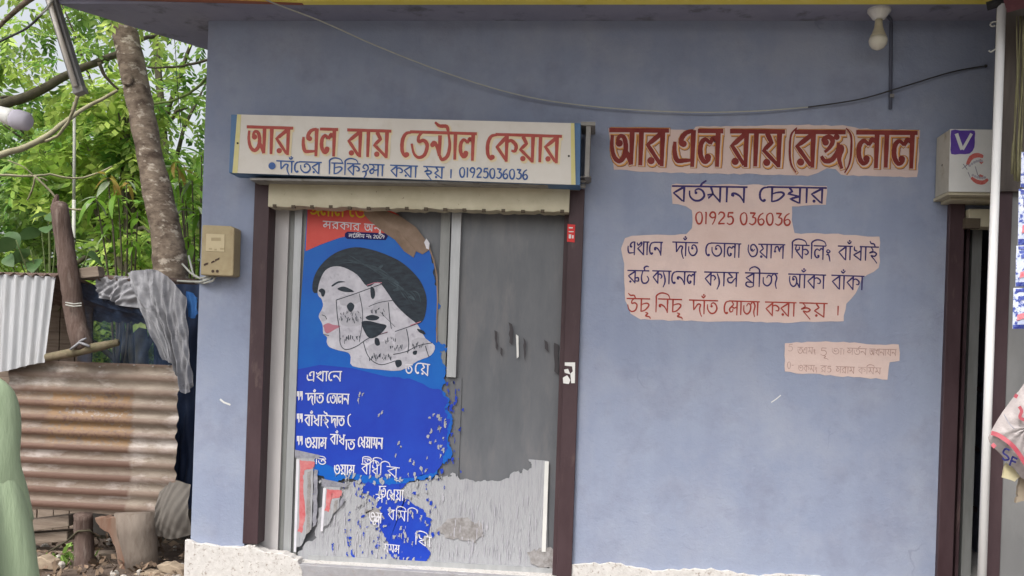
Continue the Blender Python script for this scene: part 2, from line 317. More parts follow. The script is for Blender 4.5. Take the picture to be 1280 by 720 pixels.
def part(name, mb, mat, parent=None, **k):
    """mesh from world coordinates; origin = the parent's origin, or the mesh's own base centre"""
    v = np.array([tuple(q) for q in mb.v], dtype=float)
    if parent is not None: org = np.array(wloc(parent)); loc = None
    else:
        org = np.array([(v[:, 0].min() + v[:, 0].max()) / 2, (v[:, 1].min() + v[:, 1].max()) / 2, v[:, 2].min()]); loc = Vector(org)
    me = bpy.data.meshes.new(name); me.from_pydata([tuple(q) for q in (v - org)], [], mb.f); me.update()
    return link(name, me, mat, parent, loc, **k)
def thing(name, label, cat, loc, group=None):
    o = bpy.data.objects.new(name, None); COL.objects.link(o); o.location = loc; o.empty_display_size = .1
    o['label'] = label; o['category'] = cat
    if group: o['group'] = group
    return o
def tag(o, label, cat, group=None):
    o['label'] = label; o['category'] = cat
    if group: o['group'] = group
    return o
def npmesh(name, V, Fq):
    me = bpy.data.meshes.new(name); n = Fq.shape[1]
    me.vertices.add(len(V)); me.vertices.foreach_set('co', V.astype(np.float32).ravel())
    me.loops.add(Fq.size); me.loops.foreach_set('vertex_index', Fq.astype(np.int32).ravel())
    me.polygons.add(len(Fq)); me.polygons.foreach_set('loop_start', np.arange(0, Fq.size, n, dtype=np.int32))
    me.update(calc_edges=True); me.validate(); return me

# ------------------------------------------------------------------ hand-painted letters: brush strokes, headline at 0, foot at 1
# width; headline; strokes.  C smooth curve, L straight, O dot (x,y,r)
GL = {
'o': (.95, 1, 'C.08,.14,.07,.46,.16,.77,.34,.9,.5,.76,.55,.48,.48,.22,.34,.17,.26,.3,.34,.4 O.32,.38,.09 L.53,.6,.62,.7,.75,1 L.75,0,.75,1'),
'a': (.3, 1, 'L.12,-.04,.12,1.02'),
'r': (.78, 1, 'L.5,.08,.05,.42,.5,.98 L.55,0,.55,1.04 O.18,.88,.09'),
'b': (.74, 1, 'L.5,.08,.05,.45,.5,.98 L.55,0,.55,1.04'),
'E': (.78, 0, 'L.6,-.02,.6,1.05 C.6,0,.38,.06,.25,.2,.22,.38,.32,.42 O.3,.38,.08 C.03,.32,.03,.62,.12,.86,.34,.87,.6,.85'),
'l': (.78, 1, 'L.6,0,.6,1.04 C.6,.3,.46,.2,.36,.38 C.36,.36,.2,.24,.07,.4,.07,.7,.2,.9,.34,.82,.3,.7 O.3,.76,.08'),
'Y': (.85, 1, 'L.2,.05,.36,.32,.1,.55,.62,.98 L.64,0,.64,1.04 O.22,.9,.09'),
'y': (.85, 1, 'L.2,.05,.36,.32,.1,.55,.62,.98 L.64,0,.64,1.04'),
'D': (.85, 1, 'C.52,.0,.36,.16,.36,.36,.58,.32,.74,.5,.64,.86,.38,.98,.16,.82,.05,.45'),
'U': (.85, 1, 'C.52,.0,.36,.16,.36,.36,.58,.32,.74,.5,.64,.86,.38,.98,.16,.82,.05,.45 C.62,0,.5,-.24,.25,-.24,.06,-.4'),
'e': (.42, 0, 'C.44,.02,.2,.08,.06,.35,.07,.75,.22,.95,.32,.88 O.27,.88,.08'),
'NT': (1.0, 1, 'C.06,.5,.18,.38,.32,.54,.42,.9 O.12,.48,.07 L.44,.1,.44,.86 C.44,.84,.56,1.03,.8,.88,.88,.45,.8,0 C.8,0,.72,-.24,.4,-.26,.2,-.4'),
'k': (.98, 1, 'L.44,.1,.05,.48,.46,.98 L.47,0,.47,1.04 C.47,.3,.66,.22,.88,.4,.84,.62,.68,.6'),
'kya': (1.2, 1, 'L.4,.1,.05,.48,.42,.95 L.43,0,.43,1.0 C.43,.3,.6,.24,.74,.42,.64,.6 C.84,.08,.98,.5,1.0,.88,.86,1.26'),
'g': (.8, 1, 'C.1,.3,.26,.2,.34,.42,.2,.6,.14,.5 L.55,0,.55,1.04'),
'Ng': (.8, 1, 'C.12,.32,.1,.2,.28,.14,.38,.28,.28,.46,.14,.58 O.16,.3,.08 C.04,.7,.16,.84,.38,.8,.54,.56,.56,.3 O.5,.14,.07 C.56,.4,.68,.46,.6,.76,.7,1.06'),
'd': (1.0, 1, 'L.3,-.02,.34,.74 C.35,.72,.5,.48,.66,.28,.84,.34,.78,.62,.84,.95,.96,1.2'),
'~': (0, 0, 'C-.1,-.34,.04,-.2,.2,-.36 O.06,-.4,.05'),
't': (.88, 1, 'C.07,.28,.1,.65,.32,.92,.6,.9,.78,.62,.7,.3,.5,.16,.34,.28,.4,.48 O.38,.42,.08'),
'rt': (.88, 1, 'C.07,.28,.1,.65,.32,.92,.6,.9,.78,.62,.7,.3,.5,.16,.34,.28,.4,.48 O.38,.42,.08 L.56,.04,.66,-.2,.86,-.4'),
'c': (.86, 1, 'L.2,0,.2,.98 C.2,.96,.5,.84,.76,.5,.66,.34,.42,.36,.2,.46'),
'i': (.3, 0, 'C.14,1.02,.14,.5,.14,.02,.16,-.26,.5,-.46,.95,-.34,1.1,-.02'),
'I': (.34, 1, 'C.14,1.02,.14,.5,.14,.02,.1,-.28,-.2,-.46,-.5,-.32,-.52,-.14'),
'TT': (.66, 0, 'C.36,.42,.2,.3,.3,.06,.52,.12,.58,.4,.42,.62,.14,.7 C.14,.7,.4,.64,.42,.95,.28,1.2'),
's': (.86, 1, 'C.2,0,.36,.24,.2,.42,.06,.6,.14,.8,.3,.74,.34,.56 L.24,.42,.44,.52,.66,.42 L.66,0,.66,1.04'),
'h': (.72, 1, 'C.16,.02,.3,.26,.08,.46,.38,.36,.58,.5,.42,.66,.2,.6,.4,.9,.6,1.2'),
'.': (.3, 0, 'L.12,.15,.12,.95'),
'm': (.86, 1, 'L.2,0,.32,.48,.1,.76,.07,.54,.32,.48,.66,.98 L.66,0,.66,1.04'),
'mb': (.86, 1, 'L.16,.02,.3,.28,.08,.42,.66,.6 L.66,.58,.2,.76,.62,1.02 L.66,0,.66,1.06'),
'n': (.82, 1, 'C.06,.6,.08,.44,.24,.44,.46,.62,.64,.98 O.12,.56,.07 L.64,0,.64,1.04'),
'kh': (.84, 0, 'C.04,.06,.14,.26,.32,.14,.44,.02,.44,.24,.1,.52 L.1,.5,.62,.98 L.64,-.04,.64,1.04 L.56,0,.84,0'),
'O': (.84, 0, 'C.05,.04,.04,.5,.3,.9,.64,.82,.74,.42,.52,.06,.26,.1,.24,.42,.4,.52,.54,.36 O.32,.42,.07'),
'sh': (.92, 1, 'C.1,.5,.16,.2,.34,.16,.42,.42,.5,.54 C.46,.46,.56,.2,.74,.14 L.74,-.04,.74,1.04 O.12,.5,.08'),
'ph': (.98, 1, 'C.1,.04,.06,.34,.28,.34,.3,.1 L.1,.42,.5,.98 L.52,0,.52,1.04 C.52,.36,.74,.3,.9,.5,.78,.7,.66,.62'),
'ng': (.4, 0, 'C.14,.25,.06,.38,.16,.5,.28,.38,.14,.25 C.04,.66,.2,.66,.3,1.14'),
'dh': (.82, 0, 'C.34,.34,.14,.26,.12,.0 L.56,.34,.08,.62,.58,.98 L.6,0,.6,1.04 L.5,0,.8,0'),
'i2': (.78, 1, 'C.2,.02,.34,.26,.1,.44,.4,.36,.6,.5,.46,.68,.22,.64,.44,.9,.66,1.2 C.5,0,.4,-.22,.2,-.26,.1,-.44'),
'ru': (.85, 1, 'L.5,.08,.05,.42,.5,.9 L.53,0,.53,1.0 O.2,.86,.08 C.53,.6,.74,.54,.78,.8,.58,.8'),
'T': (.72, 1, 'C.24,0,.14,.5,.24,.92,.52,.94,.68,.66,.54,.4 C.4,0,.32,-.22,.5,-.36,.66,-.3'),
'p': (.84, 1, 'L.12,.04,.42,.36 C.42,.36,.1,.42,.12,.68,.34,.74,.5,.52,.66,.34 L.66,0,.66,1.04'),
'br': (.8, 1, 'L.5,.06,.05,.36,.5,.74 L.55,0,.55,.98 C.52,.72,.12,.68,.06,.9,.3,1.04,.56,.98'),
'j': (1.06, 1, 'C.06,.28,.08,.72,.34,.92,.58,.68,.6,.28,.4,.14,.28,.36 C.6,.22,.78,.02,.96,.3,.88,.75,.96,1.12'),
'u': (0, 0, 'C-.34,1.02,-.16,1.1,-.3,1.28,-.02,1.36,.04,1.5'),
'S_': (.35, 0, ''), '_': (.42, 0, ''),
'(': (.3, 0, 'C.28,-.12,.1,.1,.08,.6,.14,.95,.3,1.18'), ')': (.3, 0, 'C.04,-.12,.22,.1,.24,.6,.18,.95,.04,1.18'),
'0': (.66, 0, 'C.3,.02,.1,.2,.08,.6,.24,.96,.46,.9,.54,.5,.46,.1,.28,.02'),
'1': (.34, 0, 'L.1,.1,.16,.02,.16,1.0'),
'2': (.66, 0, 'C.08,.22,.2,.02,.46,.08,.5,.35,.28,.65,.08,.94 L.08,.94,.56,.92'),
'3': (.64, 0, 'L.1,.04,.5,.04,.28,.38 C.28,.38,.52,.46,.52,.78,.3,.98,.06,.86'),
'5': (.64, 0, 'L.52,.04,.16,.05,.12,.42 C.12,.42,.36,.34,.52,.56,.46,.88,.24,.98,.06,.86'),
'6': (.64, 0, 'C.46,.02,.2,.22,.08,.6,.2,.95,.42,.94,.52,.7,.36,.5,.12,.62'),
'9': (.66, 0, 'C.5,.36,.3,.48,.1,.3,.22,.04,.44,.06,.52,.34,.44,.72,.3,1.02'),
'V': (.8, 0, 'L.05,0,.4,.98 L.4,.98,.74,0'), 'S': (.7, 0, 'C.58,.14,.34,-.02,.1,.2,.3,.46,.56,.68,.36,.98,.06,.84'),
'F': (.62, 0, 'L.12,0,.12,1 L.12,.02,.56,.02 L.12,.46,.46,.46'), '-': (.5, 0, 'L.08,.5,.42,.5'),
}
def cat_rom(p, k=5):
    out = []; n = len(p)
    for i in range(n - 1):
        a, b, c, e = p[max(i - 1, 0)], p[i], p[i + 1], p[min(i + 2, n - 1)]
        for j in range(k):
            t = j / k
            out.append(tuple(.5 * (2 * b[q] + (c[q] - a[q]) * t + (2 * a[q] - 5 * b[q] + 4 * c[q] - e[q]) * t * t + (3 * b[q] - a[q] - 3 * c[q] + e[q]) * t ** 3) for q in (0, 1)))
    return out + [p[-1]]
def strokes(words, sx, top):       # -> list of (points in letter units, kind)
    out = []; x = 0; hl = None
    for g in words.split():
        w, h, st = GL[g]
        if h and hl is None: hl = x - .04
        if not h and hl is not None and w > 0:
            if g in ('e', 'i'): pass
            out.append(([(hl, 0), (x, 0)], 'H')); hl = None
        for s_ in st.split():
            v = [float(q) for q in s_[1:].split(',')]
            if s_[0] == 'O': out.append(([(x + v[0], v[1])], v[2]))
            else:
                pts = [(x + v[i], v[i + 1]) for i in range(0, len(v), 2)]
                out.append((cat_rom(pts) if s_[0] == 'C' else pts, s_[0]))
        x += w
    if hl is not None: out.append(([(hl, 0), (x - .02, 0)], 'H'))
    return out, x
LEAN = (-.035, 1.0)
def ribbon(mb, pts, w, prof, y):   # pts in pixels -> flat ribbon on plane y
    n = len(pts)
    if n < 2: return
    # resample straight strokes so the brush width can vary
    if n <= 4:
        q = []
        for i in range(n - 1):
            for j in range(4): q.append(tuple(pts[i][k] + (pts[i + 1][k] - pts[i][k]) * j / 4 for k in (0, 1)))
        pts = q + [pts[-1]]; n = len(pts)
    Lp = []; Rp = []
    for i in range(n):
        a = pts[max(i - 1, 0)]; b = pts[min(i + 1, n - 1)]
        dx, dy = b[0] - a[0], b[1] - a[1]; l = math.hypot(dx, dy) or 1
        nx, ny = -dy / l, dx / l; t = i / (n - 1)
        ww = w * .5 * prof(t) * (1 + .05 * math.sin(i * 2.3 + pts[0][0]))
        Lp.append((pts[i][0] + nx * ww, pts[i][1] + ny * ww)); Rp.append((pts[i][0] - nx * ww, pts[i][1] - ny * ww))
    vs = [P(q[0], q[1], y) for q in Lp] + [P(q[0], q[1], y) for q in Rp]
    mb.add(vs, [(i, i + 1, n + i + 1, n + i) for i in range(n - 1)])
def disc(mb, c, r, y, n=12):
    mb.add([P(c[0] + r * math.cos(a * 2 * math.pi / n), c[1] - r * math.sin(a * 2 * math.pi / n), y) for a in range(n)], [tuple(range(n))])
def paint(mb, words, x0, y0, x1, y1, h, w, Y, layer=0, grow=0, off=(0, 0), clip=None, hw=.85):
    st, tot = strokes(words, 1, 0); k = (x1 - x0) / tot
    cnt = 0
    for pts, kind in st:
        yy = Y - .001 * layer - .00012 * (cnt % 8); cnt += 1
        mp = [(x0 + u * k + LEAN[0] * v * h + off[0], y0 + (y1 - y0) * (u / tot) + v * h + off[1]) for u, v in pts]
        if clip and not clip(mp[len(mp) // 2]): continue
        if isinstance(kind, float): disc(mb, mp[0], kind * h * .8 + w * .25 + grow * .5, yy)
        elif kind == 'H': ribbon(mb, mp, w * hw + grow, lambda t: 1.0, yy)
        elif kind == 'L': ribbon(mb, mp, w + grow, lambda t: 1.08 - .3 * t, yy)
        else: ribbon(mb, mp, w * .95 + grow, lambda t: .68 + .42 * math.sin(math.pi * min(1, t * 1.1)), yy)
    return mb
def letters(name, rows, Y, mat, parent, layer=0, grow=0, off=(0, 0), hw=.85):
    """each painted word is a part of its own"""
    for w_, x0, y0, x1, y1, h, sw in rows:
        gs = w_.split(); tot = sum(GL[g][0] for g in gs); x = 0; cur = []; xs = 0
        def flush(cur, xs, xe):
            if not cur: return
            m_ = MB(); paint(m_, ' '.join(cur), x0 + (x1 - x0) * xs / tot, y0 + (y1 - y0) * xs / tot, x0 + (x1 - x0) * xe / tot, y0 + (y1 - y0) * xe / tot, h, sw, Y, layer, grow, off, None, hw)
            part(name, m_, mat, parent)
        for g in gs:
            if g in ('_', 'S_'): flush(cur, xs, x); cur = []; x += GL[g][0]; xs = x
            else: cur.append(g); x += GL[g][0]
        flush(cur, xs, x)
def poly(pts, Y):                  # pixel polygon -> (x,z) list on plane Y
    return [(P(a, b, Y).x, P(a, b, Y).z) for a, b in pts]
def sheet(name, pts, Y, mat, parent, th=0, **k):
    mb = MB(); q = poly(pts, Y)
    if th: mb.prism(q, Y, Y + th)
    else:
        n = len(q); a = sum(q[i][0] * q[(i + 1) % n][1] - q[(i + 1) % n][0] * q[i][1] for i in range(n))
        if a < 0: q = q[::-1]
        mb.add([(x, Y, z) for x, z in q], [tuple(range(n))])
    return part(name, mb, mat, parent, **k)
def rough(pts, amp, step=6, seed=1, closed=True, sel=None):
    rd = random.Random(seed); out = []; n = len(pts)
    for i in range(n if closed else n - 1):
        a, b = pts[i], pts[(i + 1) % n]; l = math.hypot(b[0] - a[0], b[1] - a[1]); m = max(1, int(l / step))
        am = amp if (sel is None or i in sel) else 0
        for j in range(m):
            t = j / m; out.append((a[0] + (b[0] - a[0]) * t + rd.uniform(-am, am), a[1] + (b[1] - a[1]) * t + rd.uniform(-am, am)))
    return out
def torn(pts, amp, seed=1, depth=4, closed=True, sel=None):
    rd = random.Random(seed); out = []; n = len(pts)
    def seg(a, b, am, d):
        if d == 0 or math.hypot(b[0] - a[0], b[1] - a[1]) < 1.2: return [a]
        m = ((a[0] + b[0]) / 2 + rd.gauss(0, am), (a[1] + b[1]) / 2 + rd.gauss(0, am)); return seg(a, m, am * .62, d - 1) + seg(m, b, am * .62, d - 1)
    for i in range(n if closed else n - 1):
        a, b = pts[i], pts[(i + 1) % n]; out += seg(a, b, amp if (sel is None or i in sel) else 0, depth)
    if not closed: out.append(pts[-1])
    return out
def X(px, py=450, Y=0): return P(px, py, Y).x
def Z(px, py, Y=0): return P(px, py, Y).z

# ================================================================== SETTING: ground
Zg = 0.0
mb = MB()
def gfn(u, v):
    x = -40 + 80 * u; y = -30 + 90 * v; return (x, y, -.02 if (x > -1.9 and y < 1) else .0)
def ground_fn(u, v):
    x = -60 + 120 * u; y = -40 + 110 * v
    z = .02 * math.sin(x * 1.7) * math.cos(y * 1.3)
    return (x, y, z - .03)
mb.grid(ground_fn, 120, 110); part('ground', mb, M_soil, kind='structure')
mb = MB(); mb.grid(lambda u, v: (-30 + 60 * u, -9 + 7.6 * v, .012), 30, 8); part('road', mb, M_road, kind='structure')

# ================================================================== SHOP BUILDING
xl = P(250, 400).x                       # left corner of the front
zt = Z(700, 26); zp = Z(500, 690)
xr = X(1300, 400)

XL, XR, ZT, ZPL = -2.41, 2.75, 3.382, .236
ZB = .15
D1L, D1R, D2L = -2.075, -.112, 1.928
ZD1 = Z(520, 240); ZD2 = Z(1200, 262)
shop = thing('shop_building', 'single-storey blue-washed shop building with two doorways, a white plinth and a yellow-edged roof slab', 'building', (0, 1.5, 0))
T = .22
mb = MB()
mb.box(XL, D1L, 0, T, ZPL - .06, ZT); mb.box(D1L, D1R, 0, T, ZD1, ZT); mb.box(D1R, D2L, 0, T, ZPL - .06, ZT); mb.box(D2L, XR, 0, T, ZD2, ZT)
mb.box(XL, XL + T, T, 3.4, ZPL, ZT); mb.box(XL + T, XR, 3.2, 3.4, ZPL, ZT); mb.box(XR - T, XR, T, 3.2, ZPL, ZT)
part('wall', mb, M_wall, shop)
# inside of the two rooms
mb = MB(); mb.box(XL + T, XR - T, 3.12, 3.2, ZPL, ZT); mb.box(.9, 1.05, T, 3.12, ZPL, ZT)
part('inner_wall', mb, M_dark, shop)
mb = MB(); mb.box(XL + T, XR - T, T, 3.12, .16, ZPL); mb.box(D1L, D1R, .0, T, .05, ZB); mb.box(D2L, XR - .0, .0, T, .16, ZPL); part('floor_slab', mb, M_plinth, shop)
# plinth with a rough plastered top edge
mb = MB()
def plinth(x0, x1, seed, out=.03):
    rd = random.Random(seed); n = max(4, int((x1 - x0) / .03)); pts = []
    for i in range(n + 1): pts.append((x0 + (x1 - x0) * i / n, ZPL + rd.uniform(-.006, .008) + .012 * math.sin(i * .35 + seed)))
    mb.prism([(x0, -.1)] + [(x1, -.1)] + pts[::-1], -out, .0)
plinth(XL - .02, D1L + .08, 2, .035)
mb.box(XL - .02, XL, 0, 3.4, -.1, ZPL); part('plinth', mb, M_plinth, shop, bevel=.004)
mb = MB(); plinth(D1R - .02, 1.92, 5, .02); part('plinth', mb, M_plinth, shop, bevel=.004)
M_step = mk('grey_cement_step', (.26, .255, .27, 1), (.34, .335, .35, 1), 9, .9, .4, 60, c3=(.28, .25, .24, 1), s3=14)
mb = MB(); mb.prism([(D1L + .05, -.1), (D1R, -.1), (D1R, ZB - .005), (D1L + .05, ZB)], -.05, .16); part('doorstep', mb, M_step, shop, bevel=.005)
mb = MB(); mb.prism([(1.92, -.1), (XR, -.1), (XR, ZPL - .02), (1.92, ZPL - .02)], -.05, .0); part('doorstep', mb, M_step, shop, bevel=.005)
# roof slab: its left edge runs askew to the front
YF = -.27
a = P(72, 3, YF)
v = fwd + rt * ((258 - W0 / 2) / F) - upv * ((62 - HY) / F); t = (ZT - EYE) / v.z; b = CP + v * t
dx = (b.x - a.x) / (b.y - a.y)
plan = [(a.x, YF), (XR + .6, YF), (XR + .6, 3.6), (a.x + dx * (3.6 - YF), 3.6)]
def slab(z0, z1, pl):
    m_ = MB(); n = 4
    m_.add([(x, y, z0) for x, y in pl] + [(x, y, z1) for x, y in pl], [(3, 2, 1, 0), (4, 5, 6, 7)] + [(i, (i + 1) % 4, 4 + (i + 1) % 4, 4 + i) for i in range(4)])
    return m_
part('roof_slab', slab(ZT, ZT + .16, plan), M_soffit, shop)
mb = MB(); zf = Z(900, 2.5, YF); zf0 = Z(150, 0, YF)
mb.prism([(a.x - .02, ZT + .055), (X(380, 2, YF), ZT - .010), (XR + .62, ZT - .014), (XR + .62, ZT + .5), (a.x - .02, ZT + .5)], YF - .06, YF - .002)
part('yellow_fascia', mb, M_yellow, shop)
mb = MB(); mb.prism([(a.x - .02, ZT + .03), (X(380, 2, YF), ZT - .012), (X(380, 2, YF), ZT + .02), (a.x - .02, ZT + .06)], YF - .03, YF - .001)
part('red_edge_strip', mb, mk('dull_red_trim', (.3, .12, .08, 1)), shop)
# tin awning added above the fascia, out of view, to shade the wall top
mb = MB()
def aw(u, v):
    x = a.x - .3 + (XR + 1.2 - a.x) * u; y = YF - .05 - 1.6 * v
    return (x, y, 4.1 - .42 * v + .012 * math.sin(x * 2 * math.pi / .076))
mb.grid(aw, 420, 3)
part('added_shade_awning', mb, M_zinc, shop, smooth=True)
mb = MB()
for x in (-3.2, -1.6, 0, 1.6, 3.2):
    mb = MB(); mb.tube([(x, YF - .03, 3.7), (x, YF - 1.55, 3.66)], .018, 6); part('added_awning_bracket', mb, M_greymetal, shop)  # struts carrying the added shade awning

# ---- dental shop doorway
YG = .09
def bar(name, pxl, pxr, ytop, ybot, Y, dep, mat, parent, y_at=None, **k):
    """upright member: left/right pixel at the top; plumb in the world"""
    x0, x1 = X(pxl, ytop, Y), X(pxr, ytop, Y); z1 = Z((pxl + pxr) / 2, ytop, Y); z0 = Z((pxl + pxr) / 2, ybot, Y) if ybot is not None else (ZB if pxl < 720 else ZPL)
    m_ = MB(); m_.box(x0, x1, Y, Y + dep, z0, z1); return part(name, m_, mat, parent, **k)
door = link('shop_door', bpy.data.meshes.new('shop_door'), None, shop)
bpy.data.objects.remove(door)
fr = bar('door_frame', 318.5, 337.5, 227, 681, -.035, .12, M_maroon, shop, bevel=.004)
fr2 = bar('door_frame', 712, 731, 236, None, -.035, .12, M_maroon, shop, bevel=.004)
bar('door_guide', 706, 713, 262, 720, .02, .06, M_maroon, shop, bevel=.003)
zc0, zc1 = Z(520, 262, -.05), Z(520, 233, -.05)
mb = MB(); xa, xb = X(337, 250, -.05), X(712, 250, -.05)
rd = random.Random(4); low = [(xa + (xb - xa) * i / 60, zc0 + rd.uniform(-.006, .006)) for i in range(61)]
mb.prism([(xa, zc1)] + low + [(xb, zc1)], -.075, .05)
part('shutter_box', mb, M_cream, shop, bevel=.003)
mb = MB(); mb.tube([(xa - .08, -.08, zc1 + .012), (xb + .09, -.08, zc1 + .012)], .012, 8); mb.tube([(xa - .08, -.10, zc1 + .038), (xb + .09, -.10, zc1 + .038)], .009, 8)
mb.box(xa - .12, xb + .12, -.14, -.0, zc1 + .05, zc1 + .058)
part('shutter_rail', mb, M_greymetal, shop)
mb = MB()
for i in range(16):
    x = xa + .04 + i * (xb - xa - .08) / 15; z = zc0 + rd.uniform(.0, .006)
    mb.box(x - .01, x + .012, -.079, -.06, z - .01, z + .006)
part('mortar_blob', mb, mk('dark_mortar', (.09, .07, .05, 1)), shop, kind='stuff')
bar('door_panel', 336.5, 362, 250, None, YG - .01, .03, M_panel, shop)
bar('door_groove', 362, 369, 250, None, YG + .008, .03, M_aludark, shop)
bar('sliding_stile', 369, 378.5, 250, None, YG - .02, .04, M_alu, shop, bevel=.002)
bar('sliding_stile', 378.5, 386, 250, None, YG + .0, .03, M_aludark, shop)
gl = bar('glass_pane', 386, 562, 250, None, YG + .012, .008, M_glass, shop)
gl2 = bar('glass_pane', 574, 708, 250, None, YG + .012, .008, M_glass, shop)
bar('sliding_stile', 552, 564, 250, 470, YG - .006, .03, M_aludark, shop, bevel=.002)
bar('sliding_stile', 565.5, 577.5, 250, 472, YG - .022, .045, M_alu, shop, bevel=.002)
bar('sliding_stile', 552, 577.5, 472, None, YG + .004, .008, M_glass, shop)
mb = MB(); mb.box(X(386, 700, YG), X(700, 700, YG), YG - .012, YG + .02, ZB, ZB + .03); part('bottom_rail', mb, M_alu, shop)
sheet('mortar_heap', rough([(306, 681), (318, 684), (332, 690), (352, 692), (372, 700), (380, 724), (380, 745), (300, 745)], 1.2, 5, 6), -.055, M_plinth, shop, th=.09, bevel=.006)
def lay(i): return YG - .008 - .0011 * i
# smeared, peeling white film over the lower glass
pts = [(505, 600), (540, 600), (552, 598), (562, 596), (566, 590), (574, 598), (600, 602), (636, 598), (650, 590), (659, 588), (661, 574), (685, 576), (684, 715), (640, 722), (520, 724), (372, 716), (372, 690), (396, 672), (398, 640), (412, 622), (420, 606), (455, 598), (480, 600)]
sheet('peeling_film', torn(pts, 2.4, 3, 4, sel=set(range(0, 10)) | set(range(16, 21))), YG - .004, M_film, shop, th=.0)
bar('film_edge_trim', 681, 686, 577, 690, YG - .014, .01, M_white, shop)
for k_, pp in enumerate([[(556, 650), (580, 646), (600, 655), (603, 668), (585, 676), (562, 672), (545, 664)], [(583, 655), (600, 652), (604, 664), (594, 680), (585, 672)], [(455, 640), (470, 634), (480, 646), (470, 654)], [(660, 690), (684, 684), (700, 690), (702, 708), (676, 712), (664, 704)]]):
    sheet('grime_patch', rough(pp, 2.5, 4, k_), lay(1) - .0004 * k_, M_film2, shop)
rd = random.Random(21); mb = MB()
for i in range(220):
    x = rd.uniform(398, 680); y = rd.uniform(612, 705); h = rd.uniform(4, 16); w = rd.uniform(.4, 1.4)
    q = [P(x, y, lay(1.5) - .00003 * (i % 20)), P(x + w, y + 1, lay(1.5)), P(x + w * .7 - h * .035, y + h, lay(1.5)), P(x - h * .035, y + h - 2, lay(1.5))]
    mb.add(q[::-1], [(0, 1, 2, 3)])
part('film_scratch', mb, M_pshade, shop, kind='stuff')
mb = MB(); mb2 = MB()
for (x, y, w, h) in [(618, 412, 4, 26), (636, 402, 5, 30), (654, 422, 3, 30), (680, 424, 5, 16), (692, 428, 6, 40), (625, 434, 3, 12)]:
    m_ = rough([(x, y), (x + w, y + 3), (x + w, y + h), (x + 1, y + h - 4)], .8, 5, x)
    mb = MB().add([P(a_, b_, lay(0)) for a_, b_ in m_][::-1], [tuple(range(len(m_)))])
    part('dark_streak', mb, MATS.get('dark_smudge') or mk('dark_smudge', (.06, .055, .06, 1)), shop)
m_ = [(645, 418), (648, 420), (648.5, 446), (646, 448)]; mb2.add([P(a_, b_, lay(.5)) for a_, b_ in m_][::-1], [(0, 1, 2, 3)])
part('light_streak', mb2, M_white, shop)
# small stickers on the right-hand frame
YFm = -.037
sheet('frame_sticker', [(709.5, 280), (719, 281), (718.3, 303), (708.7, 302)], YFm - .001, M_sticker, shop, label='small red sticker near the top of the door frame')
mb = MB()
for i, (x, y, w, h) in enumerate([(711, 284, 5, 1.5), (711, 289, 6, 1.2), (711, 293, 3, 5), (715, 294, 2, 4)]):
    mb.add([P(x, y, YFm - .002), P(x, y + h, YFm - .002), P(x + w, y + h, YFm - .002), P(x + w, y, YFm - .002)], [(0, 1, 2, 3)])
part('sticker_print', mb, M_white, shop)
mb = MB()
for q in ([(706, 453), (719, 453), (718.5, 479), (714, 479), (713, 467), (716, 464), (715, 458), (706, 457)], [(705, 462), (710, 461), (713, 468), (706, 466)], [(703.5, 472), (709, 469), (713, 475), (711, 480), (704, 479)]):
    mb.add([P(a_, b_, YFm - .001) for a_, b_ in q][::-1], [tuple(range(len(q)))])
part('torn_label', mb, M_white, shop, label='torn white paper label on the door frame')

# ---- painted notices on the wall
PL = -.0012
def notice(name, outline, seed, label):
    return sheet(name, rough(outline, .8, 7, seed), PL, M_patch, shop, label=label)
n1 = notice('painted_notice', [(761, 160), (838, 162), (867, 163), (870, 158.5), (945, 157), (990, 156), (1060, 157), (1075, 161), (1150, 162.5), (1147, 222), (1052, 219), (1045, 211), (1034, 210), (1022, 216), (1010, 219.5), (960, 218), (838, 216), (800, 214), (767, 212)], 1, 'salmon painted band with large maroon shop-name letters')
big = [('o a r', 763, 837), ('E l', 843, 905), ('r a Y', 914, 982), ('(', 985, 997), ('r Ng', 995, 1058), (')', 1056, 1067), ('l a l', 1072, 1148)]
for nm, mat, gr, off, ly in (('letter_outline', M_brown, 5.4, (1.7, 1.8), 1), ('letter_outline', M_orange, 4.2, (1.4, 1.5), 2), ('letter_gap', M_patch, 1.9, (.9, 1.0), 3), ('lettering', M_maroonletter, 0, (0, 0), 4)):
    for wds, x0, x1 in big:
        ya = 162.5 + (x0 - 762) * .0095; yb = 162.5 + (x1 - 762) * .0095
        letters(nm, [(wds, x0, ya, x1, yb, 43, 2.6 if wds in '()' else 6.0)], PL - .0008, mat, n1, ly, gr * (.6 if wds in '()' else 1), off, hw=.95)
n2 = notice('painted_notice', [(839, 230), (935, 231), (1034, 232), (1032, 256), (990, 258), (990, 275), (993, 292), (1040, 292), (1100, 296), (1099, 335), (1078, 348), (1069, 366), (1058, 380), (1054, 402), (980, 403), (900, 402), (850, 401), (800, 399), (789, 392), (782, 375), (780, 330), (777, 310), (781, 297), (798, 294), (858, 293), (865, 285), (865, 262), (858, 258), (840, 254)], 2, 'irregular salmon patch listing the dental services in navy and red')
